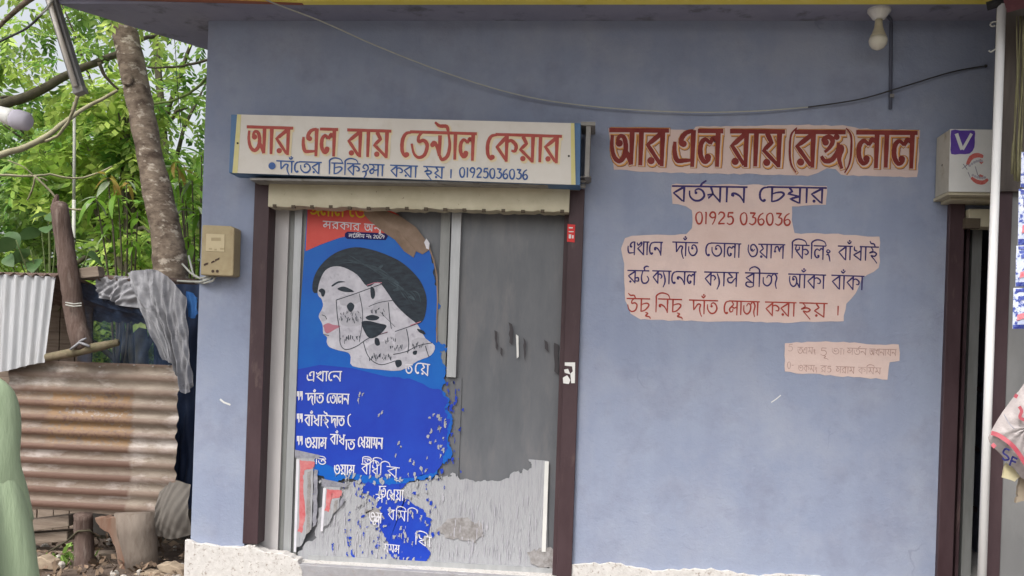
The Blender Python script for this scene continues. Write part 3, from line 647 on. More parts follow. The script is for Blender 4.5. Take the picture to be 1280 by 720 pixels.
for mat, rows in ((M_navy, [('b rt m a n', 841, 232.5, 935, 234, 19, 2.7), ('e c mb a r', 949, 233.5, 1034, 235, 19, 2.7),
        ('E kh a e n', 785, 302, 829, 303, 16, 1.95), ('d ~ a t', 841, 302.5, 873, 303.5, 17, 1.95), ('e t a l a', 882, 303.5, 927, 305, 17, 1.95), ('O Y a sh', 935, 305, 982, 306, 17, 1.95), ('i ph i l ng', 988, 306, 1040, 308, 16.5, 1.95), ('b ~ a dh a i2', 1048, 307.5, 1099, 309, 17, 1.95),
        ('ru T', 785, 338, 812, 338.6, 16, 1.95), ('kya a e n l', 816, 338.5, 871, 340, 16, 1.95), ('kya a p', 881, 340, 924, 341, 17, 1.95), ('br I j', 932, 341, 973, 342, 17, 1.95), ('o ~ a k a', 986, 342.5, 1033, 344, 17, 1.95), ('b ~ a k a', 1040, 344, 1081, 345.5, 17, 1.95)]),
        (M_wred, [('0 1 9 2 5 S_ 0 3 6 0 3 6', 869, 264.5, 990, 266.5, 15.5, 2.2), ('U c u', 784, 373, 813, 373.7, 16.5, 1.95), ('i n c u', 818, 373.5, 853, 374.5, 16.5, 1.95), ('d ~ a t', 862, 375, 898, 376, 17, 1.95), ('e s a j a', 905, 376, 950, 377.3, 17, 1.95), ('k r a', 957, 377.5, 996, 378.5, 17, 1.95), ('h Y', 1000, 378.5, 1035, 379.5, 17, 1.95), ('.', 1045, 380, 1052, 380, 15, 1.7)])):
    letters('lettering', rows, PL - .001, mat, n2)
n3 = notice('painted_notice', [(981.5, 429), (1010, 427.5), (1040, 427), (1090, 430), (1124, 431), (1124, 451.5), (1112, 453), (1109, 474), (1060, 471), (981, 465)], 3, 'small faded salmon patch with two lines of rubbed-out writing')
mb = MB()
for w_, x0, y0, x1, y1, h in [('5', 985, 430, 992, 430, 9), ('t E m ng', 997, 434, 1020, 434.5, 8), ('5 u', 1025, 434, 1035, 435, 10), ('O a .', 1040, 435, 1057, 435.5, 8), ('p rt n', 1059, 435, 1084, 436, 8), ('o kh n a y n', 1087, 436, 1121, 437, 8),
                              ('0 -', 984, 452, 993, 452, 9), ('O k m ng', 998, 456, 1022, 457, 8), ('r 5', 1026, 457, 1040, 457.5, 8), ('p r a m', 1045, 458, 1069, 459, 8), ('k i m m', 1073, 459, 1102, 460, 8)]:
    letters('lettering', [(w_, x0, y0, x1, y1, h, .8)], PL - .001, M_faint, n3)
# thin flaw lines and white chip on the plaster
mb = MB()
for pts, w in (([(275, 499), (280, 503), (288, 506)], 2.2), ([(964, 503), (970, 499), (976, 494)], 1.2)):
    ribbon(mb, pts, w, lambda t: 1, -.001)
part('plaster_chip', mb, M_white, shop)

# ================================================================== SIGN BOX over the dental door
YS = -.22
sg = thing('sign_box', 'long white box sign with red dental-care lettering above the left doorway', 'sign', (P(510, 190, YS).x, -.1, P(510, 225, YS).z))
face = [(296.5, 143), (718, 154), (719.5, 231), (290.5, 216)]
body = [(288.5, 142.5), (727.5, 154), (727.5, 233.5), (285.5, 217.5)]
sheet('housing', [(288.8, 143), (726, 154), (725, 231.5), (286, 216)], YS + .006, M_signblue, sg, th=.15, bevel=.003)
sheet('face_panel', face, YS, M_signwhite, sg, th=.005)
for e in ([(296.5, 143), (301.5, 143.2), (296.8, 216.4), (290.5, 216)], [(713.5, 153.9), (718, 154), (719.5, 231), (714, 230.8)]):
    sheet('edge_strip', e, YS - .0012, M_signyel, sg)
mb = MB(); q0 = P(293, 219, YS + .02); q1 = P(724, 234, YS + .02)
mb.box(q0.x + .09, q1.x, YS + .03, -.002, (q0.z + q1.z) / 2 - .006, (q0.z + q1.z) / 2 + .006); part('underside', mb, M_greymetal, sg)
mb = MB()
for c in ((297, 179), (711, 195)): disc(mb, c, 1.3, YS - .003)
part('rivet', mb, M_black, sg)
mb = MB(); q = P(733, 160, -.15); mb.box(q.x, q.x + .025, -.2, -.003, P(733, 234).z + .02, q.z); mb.box(q.x - .03, q.x + .05, -.21, -.003, q.z, q.z + .02)
part('side_bracket', mb, M_greymetal, sg)
red = 'o a r _ E l _ r a Y _ e D NT a l _ e k Y a r'
letters('lettering_shadow', [(red, 309.5, 158.5, 703, 170.5, 32.5, 4.6)], YS - .0015, M_tcream, sg, 0, 2.6, (1.5, 1.5))
letters('lettering', [(red, 309.5, 158.5, 703, 170.5, 32.5, 4.5)], YS - .003, M_tred, sg)
letters('lettering', [('d ~ a e t r _ i c i k TT s a _ k r a _ h Y S_ .', 346, 201, 567, 209.5, 14, 2.0), ('0 1 9 2 5 0 3 6 0 3 6', 574, 209, 661, 212, 12.5, 2.1)], YS - .002, M_tblue, sg)
mb = MB(); disc(mb, (340, 207.3), 4.6, YS - .003); part('bullet_dot', mb, M_tblue, sg)

# ================================================================== POSTER in the dental door
po = thing('dental_poster', 'torn blue and red dental poster with a pale face collage on the sliding glass', 'poster', (P(460, 600, YG).x, YG, ZPL + .1))
right_edge = [(535, 310), (543, 330), (547, 360), (546, 400), (546, 425), (556, 430), (558, 440), (551, 446), (556, 470), (552, 486), (562, 500), (557, 512), (566, 524), (561, 545), (564, 560), (556, 580), (548, 592), (530, 600), (508, 604), (480, 606), (452, 602), (430, 598), (408, 601), (390, 588), (369, 570)]
blue = [(385, 250), (470, 250), (500, 275), (515, 300)] + right_edge
sheet('printed_sheet', [(385, 250), (470, 250), (500, 275), (515, 300), (535, 310)] + torn(right_edge, 2.3, 8, 4, closed=False)[1:] + [(369, 566), (371, 450), (378, 350)], lay(2), M_pblue, po)
sheet('lower_field', torn([(370, 462), (400, 456), (440, 460), (480, 470), (520, 476), (552, 488), (560, 503), (556, 514), (563, 526), (559, 545), (560, 560), (552, 580), (540, 592), (520, 597), (500, 598), (470, 596), (430, 590), (369, 563)], 1.5, 9, 4, sel={3, 4, 5, 6, 7, 8, 9, 10, 11, 12}), lay(2.6), M_pblue2, po)
sheet('torn_tail', torn([(462, 598), (508, 598), (500, 612), (506, 622), (524, 636), (540, 650), (536, 668), (528, 676), (538, 690), (524, 710), (507, 716), (500, 700), (486, 690), (480, 668), (466, 642), (472, 628), (452, 616)], 2.2, 5, 4), lay(1.7), M_pblue2, po)
sheet('red_header', [(385, 250), (470, 250), (500, 270), (514, 286), (500, 300), (480, 292), (455, 291), (425, 297), (400, 306), (382, 314)], lay(3), M_pred, po)
mb = MB(); paint(mb, 'Ng l a l S_ e D', 388, 256, 458, 259, 13, 2.2, lay(4)); part('lettering', mb, M_pyel, po)
mb = MB(); paint(mb, 's r k a r S_ o n u', 404, 276.5, 478, 281.5, 8.5, 1.3, lay(4)); part('lettering', mb, M_pwhite, po)
sheet('navy_strip', [(431, 292), (434, 289.5), (482, 291.5), (485, 295), (482, 300), (434, 298.5), (431, 296)], lay(4), M_pnavy, po)
mb = MB(); paint(mb, 's T i s m S_ n ng S_ 2 0 0 9', 436, 292.5, 481, 294.3, 4, .8, lay(5)); part('lettering', mb, M_pwhite, po)
def FZ(pts): return [(390 + x / 4.235, 300 + y / 4.235) for x, y in pts]
def smooth(pts, k=4):
    n = len(pts); out = []
    for i in range(n):
        a_, b_, c_, e_ = pts[i - 1], pts[i], pts[(i + 1) % n], pts[(i + 2) % n]
        for j in range(k):
            t = j / k; out.append(tuple(.5 * (2 * b_[q] + (c_[q] - a_[q]) * t + (2 * a_[q] - 5 * b_[q] + 4 * c_[q] - e_[q]) * t * t + (3 * b_[q] - a_[q] - 3 * c_[q] + e_[q]) * t ** 3) for q in (0, 1)))
    return out
sheet('hair_print', smooth(FZ([(8, 278), (2, 235), (22, 170), (70, 108), (140, 60), (230, 38), (320, 52), (400, 80), (470, 115), (530, 165), (578, 225), (606, 300), (604, 375), (585, 430), (545, 445), (500, 415), (430, 360), (300, 330), (200, 300), (100, 300), (40, 280)])), lay(3), M_phair, po)
sheet('face_print', smooth(FZ([(30, 272), (42, 215), (70, 162), (115, 140), (170, 146), (240, 185), (295, 248), (350, 222), (400, 280), (440, 340), (500, 400), (560, 450), (600, 520), (650, 560), (630, 610), (560, 640), (470, 690), (350, 685), (215, 668), (205, 620), (190, 596), (140, 584), (92, 566), (78, 540), (80, 515), (60, 496), (56, 450), (42, 420), (36, 400), (58, 350), (50, 312), (34, 296)]), 3), lay(4), M_pskin, po)
mb = MB()
for q in ([(335, 158), (368, 132), (376, 138), (350, 162)], [(350, 205), (420, 196), (462, 232), (415, 212)], [(430, 262), (470, 250), (480, 258), (440, 272)], [(505, 300), (530, 296), (545, 318), (520, 310)]):
    q = smooth(FZ(q)); mb.add([P(x, y, lay(4)) for x, y in q][::-1], [tuple(range(len(q)))])
for k_ in range(26):
    t = k_ / 25; q = [(120 + 60 * t, 130 - 60 * t + 8 * math.sin(k_ * 2.1)), (260 + 50 * t, 120 - 40 * t + 70 * t), (400 + 60 * t, 200 + 20 * t - 60 * (1 - t) + 40), (500 + 60 * t - 20 * (1 - t), 300 + 20 * math.sin(k_ * 1.7)), (560 + 20 * t, 400 - 10 * t)]
    a0 = (k_ * 7) % 16; qq = cat_rom(q, 6)[a0:a0 + 7]
    ribbon(mb, FZ(qq), .55 + .3 * ((k_ * 5) % 3), lambda t: math.sin(math.pi * t) + .1, lay(4.4) - .00004 * k_)
part('hair_shine_print', mb, M_phairl, po)
mb = MB()
dark = [[(104, 240), (140, 218), (178, 222), (140, 228), (110, 246)], [(134, 258), (165, 246), (200, 258), (222, 274), (190, 276), (160, 272)], [(34, 268), (52, 256), (70, 270), (64, 296), (52, 298), (46, 280)],
        [(184, 350), (204, 330), (224, 346), (216, 372), (200, 380)], [(310, 250), (328, 256), (334, 290), (324, 312), (312, 300)], [(284, 408), (318, 396), (356, 408), (340, 424), (300, 424)],
        [(262, 436), (300, 428), (350, 440), (394, 452), (378, 482), (345, 510), (306, 520), (280, 490)], [(334, 520), (352, 522), (360, 552), (344, 560), (332, 546)], [(440, 640), (470, 636), (474, 662), (450, 674)], [(556, 470), (590, 480), (600, 500), (570, 490)], [(535, 590), (556, 586), (552, 606), (536, 606)]]
for q in dark:
    q = smooth(FZ(q)); mb.add([P(x, y, lay(5)) for x, y in q][::-1], [tuple(range(len(q)))])
for q, w in (([(128, 318), (240, 280), (370, 232)], 1.0), ([(128, 318), (134, 400), (146, 480), (150, 550), (180, 580), (240, 560), (300, 520), (400, 488)], .9), ([(250, 284), (262, 340), (268, 400), (262, 470), (250, 540)], .7), ([(300, 352), (360, 330), (440, 318)], .8), ([(404, 330), (410, 400), (420, 470)], .9),
             ([(272, 540), (290, 600), (320, 640), (370, 660), (440, 640)], .9), ([(440, 484), (510, 460), (576, 436)], .9), ([(500, 470), (512, 540), (506, 600)], .9), ([(430, 606), (500, 590), (560, 560), (636, 544)], .9), ([(600, 560), (612, 600), (620, 620)], .9), ([(360, 380), (440, 460)], .5), ([(52, 396), (70, 404), (78, 420)], .8), ([(62, 500), (90, 506)], .8)):
    ribbon(mb, FZ(cat_rom(q)), w, lambda t: 1, lay(5.4))
rd = random.Random(12)
for cx, cy, w_, n in ((205, 410, 60, 14), (205, 515, 50, 12), (365, 610, 60, 16), (450, 560, 40, 8), (420, 520, 30, 6), (350, 370, 40, 8), (570, 550, 40, 8), (205, 380, 50, 8)):
    for i in range(n):
        x = cx - w_ + 2 * w_ * i / n + rd.uniform(-4, 4); y = cy + rd.uniform(-12, 12)
        ribbon(mb, FZ([(x, y), (x + rd.uniform(-8, 8), y + rd.uniform(8, 26))]), rd.uniform(.5, 1.1), lambda t: 1, lay(5.6) - .00005 * i)
part('face_detail_print', mb, M_phair, po)
mb = MB()
for q in ([(60, 452), (85, 440), (110, 448), (150, 456), (120, 474), (84, 494), (68, 484), (64, 466)],):
    q = smooth(FZ(q)); mb.add([P(x, y, lay(5)) for x, y in q][::-1], [tuple(range(len(q)))])
ribbon(mb, FZ([(290, 240), (330, 226), (370, 226)]), 1, lambda t: 1, lay(5)); ribbon(mb, FZ([(330, 510), (400, 486)]), 1, lambda t: 1, lay(5)); ribbon(mb, FZ([(520, 452), (576, 432)]), 1, lambda t: 1, lay(5))
part('lips_print', mb, M_plip, po, kind='stuff')
mb = MB()
for q in ([(150, 300), (240, 290), (250, 330), (160, 345)], [(160, 390), (250, 380), (255, 450), (160, 450)], [(300, 560), (420, 540), (430, 620), (330, 640)], [(440, 500), (500, 480), (505, 560), (450, 590)], [(330, 330), (400, 320), (395, 400), (330, 395)], [(40, 390), (60, 380), (76, 420), (52, 430)], [(530, 530), (600, 520), (610, 580), (540, 590)]):
    q = rough(smooth(FZ(q)), .5, 3, 3); mb.add([P(x, y, lay(4.6)) for x, y in q][::-1], [tuple(range(len(q)))])
part('face_shade_print', mb, M_pshade, po, kind='stuff')
# white list, repeated and broken where the print has smeared
mb = MB()
rows = [('E kh a e n', 384, 464.5, 428, 464.5, 12, 1.7), ('d ~ a t', 382, 492, 405, 492, 12, 1.8), ('e t a l n', 409, 492, 437, 493, 12, 1.7), ('b ~ a dh a i2', 381, 519, 412, 519.5, 13, 1.8), ('d a t', 412, 520, 431, 520.5, 12, 1.8), ('(', 434, 519, 439, 519, 12, 1.6),
        ('O Y a s', 382, 547, 409, 547.5, 13, 1.8), ('b ~ a dh', 413, 543, 432, 544, 12, 1.6), ('a t', 432, 550, 444, 550, 12, 1.7), ('e dh Y a m n', 448, 546, 479, 548, 13, 1.7), ('O Y a s', 418, 581, 444, 582, 12, 1.6), ('b i dh i', 452, 580, 478, 582, 12, 1.4), ('r u u', 484, 583, 500, 585, 12, 1.3),
        ('i t i t', 380, 572, 408, 574, 7, 1.3), ('i t i ng', 452, 573, 473, 575, 6, 1.2), ('t', 507, 456, 516, 456, 11, 1.7), ('e Y', 519, 453, 538, 456, 14, 1.7), ('s', 470, 618, 480, 618, 10, 1.4), ('a t', 474, 608, 483, 608, 14, 1.5), ('e dh Y a', 484, 612, 505, 613, 13, 1.5), ('b i m i', 485, 637, 512, 640, 12, 1.3), ('O s', 462, 640, 478, 642, 12, 1.4),
        ('m m s', 480, 680, 500, 682, 10, 1.2), ('i dh a', 518, 668, 540, 672, 12, 1.4), ('s', 466, 646, 476, 646, 12, 1.4)]
letters('lettering', rows, lay(5), M_pwhite, po)
for y in (489, 517, 545):
    for dx_ in (0, 4):
        q = [(371 + dx_, y), (374.4 + dx_, y), (374.4 + dx_, y + 10), (373 + dx_, y + 12), (372.6 + dx_, y + 6), (371 + dx_, y + 7)]
        mb.add([P(x, yy, lay(5)) for x, yy in q][::-1], [tuple(range(len(q)))])
part('tooth_mark', mb, M_pwhite, po)
mb = MB(); rd = random.Random(9)
for cx, cy, w_, h, n in ((545, 560, 14, 40, 22), (480, 596, 50, 6, 26), (520, 650, 14, 40, 16), (452, 500, 5, 14, 3), (472, 514, 6, 5, 2), (496, 560, 5, 10, 3), (530, 588, 8, 6, 3), (516, 572, 4, 8, 2), (490, 626, 20, 10, 8), (500, 660, 24, 22, 14), (505, 700, 18, 8, 8), (545, 520, 8, 4, 4), (430, 600, 30, 8, 10), (460, 620, 14, 10, 8)):
    for i in range(n):
        x, y = cx + rd.uniform(-w_, w_), cy + rd.uniform(-h, h); q = torn([(x, y), (x + rd.uniform(1, 3), y), (x + rd.uniform(.5, 2), y + rd.uniform(2, 9)), (x - 1, y + rd.uniform(2, 6))], .7, i, 2)
        mb.add([P(a_, b_, lay(5.2) - .00004 * i) for a_, b_ in q][::-1], [tuple(range(len(q)))])
part('scuff', mb, M_film, po, kind='stuff')
mb = MB(); rd = random.Random(31)
for i in range(190):
    if i < 130: x, y = 480 + rd.gauss(0, 38), rd.uniform(600, 712)
    else: x, y = rd.gauss(560, 8), rd.uniform(450, 600)
    w = rd.uniform(.5, 3) * rd.choice((.6, .6, 1, 1.8)); h = rd.uniform(.6, 4) * rd.choice((.6, 1, 2)); q = torn([(x, y), (x + w, y - 1), (x + w, y + h), (x + w * .3, y + h + 1)], .9, i, 2)
    mb.add([P(a_, b_, lay(1.4) - .00003 * (i % 20)) for a_, b_ in q][::-1], [tuple(range(len(q)))])
part('ink_fleck', mb, M_pblue2, po, kind='stuff')
# turned-over brown corner and frayed right edge
c3 = [(455, 254), (478, 262), (500, 270), (520, 284), (532, 300), (537, 312), (528, 318), (520, 314), (517, 322), (505, 314), (494, 300), (482, 292), (472, 284), (462, 276), (455, 268)]
fold = MB(); q = [P(a_, b_, lay(6)) for a_, b_ in c3]; m0 = P(500, 290, lay(6)); m0.y -= .03
fold.add([m0] + q, [(0, i + 2 if i + 2 <= len(q) else 1, i + 1) for i in range(len(q))])
part('folded_corner', fold, M_pback, po, smooth=False, label='corner folded over to show its brown underside')
mb = MB(); ribbon(mb, [(536, 308), (542, 325), (546, 345), (547, 375), (546, 400), (546, 428)], 2.0, lambda t: 1 - .3 * t, lay(6)); part('frayed_edge', mb, M_pback, po)
q = [(533, 298), (537, 304), (536, 312), (530, 309), (527, 312), (530, 303)]; sheet('torn_scrap', q, lay(9), M_pwhite, po)
# red and grey slips pasted at the foot of the left leaf
for (x0, x1, y0, y1) in ((370.5, 394, 568, 690), (404, 428, 604, 664)):
    s_ = thing('pasted_slip', 'tall red and white slip pasted low on the left of the glass' if x0 < 400 else 'shorter red and white slip pasted below the poster lettering', 'slip', (P(x0, y1, YG).x, YG, P(x0, y1, YG).z), 'red slips pasted on the door glass')
    Y7 = lay(7 if x0 < 400 else 8)
    sheet('backing', torn([(x0, y0), (x1, y0 + 2), (x1 - 5, y1 - 28), (x0 + 6, y1 - 8), (x0 - 3, y1)], 1.4, 3, 3), Y7, M_film, s_)
    sheet('red_field', torn([(x0 + 4, y0 + 7), (x1 - 1, y0 + 9), (x1 - 3, y0 + 18), (x0 + 10, y0 + 20), (x0 + 9, y0 + 34), (x0 + 11, y1 - 50), (x0 + 7, y1 - 24), (x0 + 3, y1 - 30)], 1.3, 4, 3), Y7 - .0008, mk('faded_red_print', (.48, .10, .11, 1), (.52, .2, .2, 1), 30, .6) if x0 < 400 else MATS['faded_red_print'], s_)
    sheet('white_edge', [(x0, y0 + 6), (x0 + 3.4, y0 + 6), (x0 - .5, y1), (x0 - 3.4, y1)], Y7 - .0004, M_pwhite, s_)
    sheet('dark_cap', [(x0 - 2, y0 - 6), (x1 + 6, y0 + 1), (x1 + 5, y0 + 5), (x0 - 2, y0 + 4)], Y7 - .0012, M_pgrey, s_)
    sheet('grey_bar', rough([(x0 + 14, y0 + 22), (x0 + 18, y0 + 20), (x0 + 17, y1 - 26), (x0 + 12, y1 - 22)], .6, 5, 5), Y7 - .0016, M_film2, s_)
    sheet('grey_bar', rough([(x0 + 22, y0 + 18), (x0 + 27, y0 + 20), (x0 + 25, y1 - 34), (x0 + 20, y1 - 30)], .8, 5, 6), Y7 - .0016, M_pgrey, s_)

# ================================================================== SECOND DOORWAY on the right
bar('door_frame', 1187.5, 1207, 252, None, -.035, .14, M_maroon, shop, bevel=.004)
mb = MB(); mb.box(X(1212, 300, .1), X(1224, 300, .1), .06, .1, ZPL, ZD2 - .1); part('door_leaf', mb, M_aludark, shop)
mb = MB(); mb.box(X(1208, 300, .02), X(1212, 300, .02), .02, .1, ZPL, ZD2); part('door_jamb', mb, M_maroon, shop)
mb = MB(); q0 = P(1208, 284, -.04); q1 = P(1208, 262, -.04); mb.box(q0.x, XR, -.07, .05, q0.z, q1.z); part('shutter_box', mb, M_cream, shop, bevel=.003)
mb = MB(); mb.box(q0.x - .02, q0.x + .06, -.075, -.04, q0.z - .01, q0.z + .045); part('mortar_blob', mb, MATS['dark_mortar'], shop)
# sign box over it
YV = -.23
s2 = thing('sign_box', 'short white box sign with a purple V and a denture, half behind the pipe', 'sign', (P(1215, 250, YV).x, -.1, P(1215, 250, YV).z))
Xv0 = P(1188, 200, YV).x; 
sheet('housing', [(1188, 161), (1252, 162), (1250, 241), (1185.6, 239)], YV + .005, mk('ivory_painted_metal', (.40, .385, .33, 1), (.47, .455, .40, 1), 6, .55, .1, c3=(.3, .27, .2, 1), s3=8), s2, th=.2, bevel=.003)
sheet('face_panel', [(1188, 161.5), (1252, 162.5), (1250, 240.5), (1186, 239.5)], YV, M_white, s2, th=.005)
mb = MB(); q = P(1186, 242, YV); mb.box(q.x, XR, YV + .01, -.003, q.z - .004, q.z + .012); mb.box(q.x + .04, XR, YV + .08, -.003, q.z - .02, q.z - .006); part('underside', mb, M_cream, s2)
sheet('logo_field', smooth([(1189, 163), (1200, 163), (1210, 163), (1218.5, 163.5), (1218.5, 172), (1218, 184), (1212, 192), (1200, 192.5), (1189, 192.5), (1188.6, 180)], 2), YV - .001, M_purple, s2)
mb = MB(); ribbon(mb, [(1195.5, 167), (1202.5, 187)], 4.4, lambda t: 1, YV - .0022); ribbon(mb, [(1214.5, 167), (1203.2, 187)], 3.6, lambda t: 1, YV - .0026); part('logo_letter', mb, M_white, s2)
mb = MB(); ribbon(mb, cat_rom([(1209, 206), (1214, 197), (1222, 194), (1229, 196)]), 5, lambda t: .7 + .5 * math.sin(math.pi * t), YV - .001); ribbon(mb, cat_rom([(1214, 222), (1221, 227), (1229, 228), (1235, 224)]), 4.5, lambda t: .7 + .5 * math.sin(math.pi * t), YV - .001)
ribbon(mb, [(1224, 200), (1228, 204)], 4, lambda t: 1, YV - .0014); ribbon(mb, [(1224, 219), (1229, 221)], 3, lambda t: 1, YV - .0014); part('denture_gum', mb, M_gum, s2, kind='stuff')
mb = MB()
for i in range(6):
    t = i / 5; disc(mb, (1212 + 15 * t, 207 - 6 * math.sin(math.pi * t * .6)), 1.7, YV - .002 - .0001 * i); disc(mb, (1216 + 15 * t, 219 + 3.5 * math.sin(math.pi * t * .7)), 1.6, YV - .002 - .0001 * i)
part('denture_teeth', mb, M_pshade, s2)
mb = MB()
for q in ([(1203, 211), (1210, 205)], [(1204, 205), (1209, 212)], [(1219, 208), (1222, 218), (1225, 222)], [(1210, 215), (1213, 222)]): ribbon(mb, q, 1.0, lambda t: 1, YV - .003)
part('denture_wire', mb, M_pgrey, s2)
mb = MB(); q = P(1188, 201, YV); mb.tube([(q.x - .004, YV + .11, q.z), (q.x + .004, YV + .11, q.z)], .007, 10); part('rivet', mb, M_black, s2)
# shadowy goods inside the open room
sh = thing('dark_shelf', 'dark shelf unit just inside the right-hand doorway', 'shelf', (2.35, 1.2, ZPL))
m_ = MB(); m_.box(2.05, 2.1, 1.0, 1.4, ZPL, 2.2); m_.box(2.7, 2.74, 1.0, 1.4, ZPL, 2.2); part('upright', m_, M_maroon, sh)
for z in (.5, .9, 1.3, 1.7, 2.1):
    m_ = MB(); m_.box(2.1, 2.7, 1.0, 1.4, z, z + .03); part('shelf_board', m_, M_maroon, sh)

# ================================================================== PIPE, NEIGHBOUR SHOP, HANGING GOODS
YP = -.75
p0 = P(1252, 6, YP); p1 = P(1225, 735, YP)
pp = thing('white_pipe', 'tall white plastic pipe standing between the blue shop and its neighbour', 'pipe', (p1.x, YP, 0))
mb = MB(); rr = 5.0 / S(YP); mb.tube([(p0.x, YP, 0), (p0.x, YP, p0.z)], rr, 14); part('pipe_body', mb, M_pole, pp, smooth=True)
mb = MB(); mb.tube([(p0.x - .06, YP + .02, p0.z), (p0.x - .02, YP, p0.z + .008), (p0.x + .05, YP, p0.z + .02), (p0.x + .08, YP, p0.z + .05)], .022, 8); part('dark_band', mb, M_black, pp, smooth=True)
mb = MB()
for pts in ([(1246, 27), (1240, 28), (1238, 31), (1240, 33), (1244, 32)], [(1247, 60), (1242, 63), (1238, 65), (1236, 63)]):
    mb.tube([P(a_, b_, YP) for a_, b_ in cat_rom(pts, 3)], .0035, 6)
part('wire_hook', mb, M_wirepale, pp)
nb = thing('neighbour_shop', 'neighbouring shop front with a dark maroon post and pale grey wall at the right edge', 'building', (3.2, 0, 0))
YN = -.62
mb = MB(); xa_ = X(1240, 450, YN); xb_ = X(1254, 450, YN); mb.box(xa_, xb_ + .02, YN, YN + .06, 0, 4.3); part('corner_post', mb, M_maroon, nb, bevel=.006)
mb = MB(); mb.box(xb_ + .02, xb_ + 2.6, YN + .02, YN + .1, 0, 4.3); part('wall', mb, M_neigh, nb)
mb = MB(); q = P(1262, 10, YN - .3)
mb.grid(lambda u, v: (q.x - .03 + .9 * u, YN - .25 - .1 * v + .02 * math.sin(u * 40), q.z + .12 - .16 * v + .02 * math.sin(u * 23)), 50, 6)
part('cloth_valance', mb, M_redcloth, nb, smooth=True)
mb = MB(); q = P(1272, 10, YN - .1); mb.box(q.x - .045, q.x + .5, YN - .02, YN + .03, Z(1265, 240, YN), q.z + .3); part('dark_upper_panel', mb, mk('dark_brown_board', (.06, .05, .045, 1), (.10, .085, .075, 1), 5, .8, .3, stretch=(3, 1, .4)), nb)
# straw rope bunch
ro = thing('rope_bunch', 'bunch of straw-green rope hanging at the top right edge', 'rope', (P(1272, 230, YN - .2).x, YN - .2, P(1272, 230, YN - .2).z))
rd = random.Random(3)
for i in range(7):
    mb = MB(); x0 = 1276 + rd.uniform(-4, 8); pts = []
    for j in range(14):
        t = j / 13; pts.append(P(x0 - 6 * t + math.sin(t * 6 + i) * 1.6, 20 + (200 + rd.uniform(-10, 8)) * t, YN - .2 - .006 * i))
    mb.tube(pts, [.003 + .003 * (j > 9) for j in range(14)], 5); part('strand', mb, M_twine, ro, smooth=True)
# strips of washing-powder sachets
YQ = -1.0
def sachet(px0, py0, px1, py1, parent, seed, dy=0):
    rd = random.Random(seed); Y = YQ + dy
    def f(u, v):
        p = P(px0 + (px1 - px0) * u - 1.4 * v, py0 + (py1 - py0) * v, Y)
        b = math.sin(math.pi * u) * math.sin(math.pi * v)
        return (p.x + rd.uniform(-.0008, .0008), p.y - .018 * max(0, b) ** .6 + .003 * math.sin(9 * u + seed), p.z)
    m_ = MB(); m_.grid(f, 12, 12); bk = lambda u, v: tuple(Vector(f(1 - u, v)) + Vector((0, .02 * max(0, math.sin(math.pi * u) * math.sin(math.pi * v)) ** .6 + .001, 0))); m_.grid(bk, 8, 8)
    s_ = part('sachet', m_, M_sachw, parent, smooth=True)
    for (a0, a1, b0, b1, mt, nm) in ((.05, 1., .02, .1, M_sach, 'top_seal'), (.0, 1., .9, 1., M_sach, 'bottom_seal')):
        m_ = MB(); m_.grid(lambda u, v: tuple(Vector(f(a0 + (a1 - a0) * u, b0 + (b1 - b0) * v)) + Vector((0, -.003, 0))), 8, 2); part(nm, m_, mt, s_)
    m_ = MB(); m_.grid(lambda u, v: tuple(Vector(f(.1 + .9 * u, .66 - .2 * u + .14 * v)) + Vector((0, -.004, 0))), 8, 2); part('red_print', m_, M_sachr, s_)
    m_ = MB(); m_.grid(lambda u, v: tuple(Vector(f(.12 + .75 * u, .18 + .2 * (u - .5) ** 2 + .1 * v)) + Vector((0, -.004, 0))), 8, 2); part('swoosh_print', m_, M_sach, s_)
for k_, (dx_, dd, lb) in enumerate(((0, 0, 'blue and white strip of soap sachets hanging closest to the white pipe'), (36, .03, 'blue and white strip of soap sachets cut off by the right picture edge'))):
    st = thing('sachet_strip', lb, 'sachets', (P(1275 + dx_, 412, YQ).x, YQ + dd, P(1275, 412, YQ).z), 'hanging strips of soap sachets')
    for i, (x0, y0, x1, y1) in enumerate(((1277, 190, 1311, 234), (1274, 236, 1310, 306), (1271, 307, 1307, 358), (1267, 360, 1304, 411))):
        sachet(x0 + dx_, y0, x1 + dx_, y1, st, i + 10 * k_, dd)
# printed plastic bag
YB = -1.1
bg_ = thing('plastic_bag', 'crumpled white plastic bag with red bands and dark letters at the right edge', 'bag', (P(1280, 600, YB).x, YB, P(1280, 600, YB).z))
outl = [(1300, 440), (1281, 478), (1268, 495), (1253, 515), (1242, 533), (1235, 547), (1240, 557), (1252, 569), (1262, 581), (1272, 590), (1284, 602), (1330, 600), (1345, 520), (1330, 450)]
def bagm(outline, dy, bul, n=6):
    q = smooth(outline, 2); c = (sum(a_[0] for a_ in q) / len(q), sum(a_[1] for a_ in q) / len(q)); m_ = MB(); vs = []; fs = []; N_ = len(q)
    for side in (-1, 1):
        o = len(vs)
        for j in range(n + 1):
            for i, (x, y) in enumerate(q):
                t = j / n; p = P(c[0] + (x - c[0]) * (1 - t), c[1] + (y - c[1]) * (1 - t), YB + dy)
                p.y += side * (bul * math.sqrt(max(0, 1 - (1 - t) ** 2)) + .008 * math.sin(i * 1.9 + j) * min(1, 3 * t)); vs.append(p)
        for j in range(n):
            for i in range(N_): fs.append((o + j * N_ + i, o + j * N_ + (i + 1) % N_, o + (j + 1) * N_ + (i + 1) % N_, o + (j + 1) * N_ + i))
    return m_.add(vs, fs)
part('bag_body', bagm(outl, 0, .05), M_bag, bg_, smooth=True)
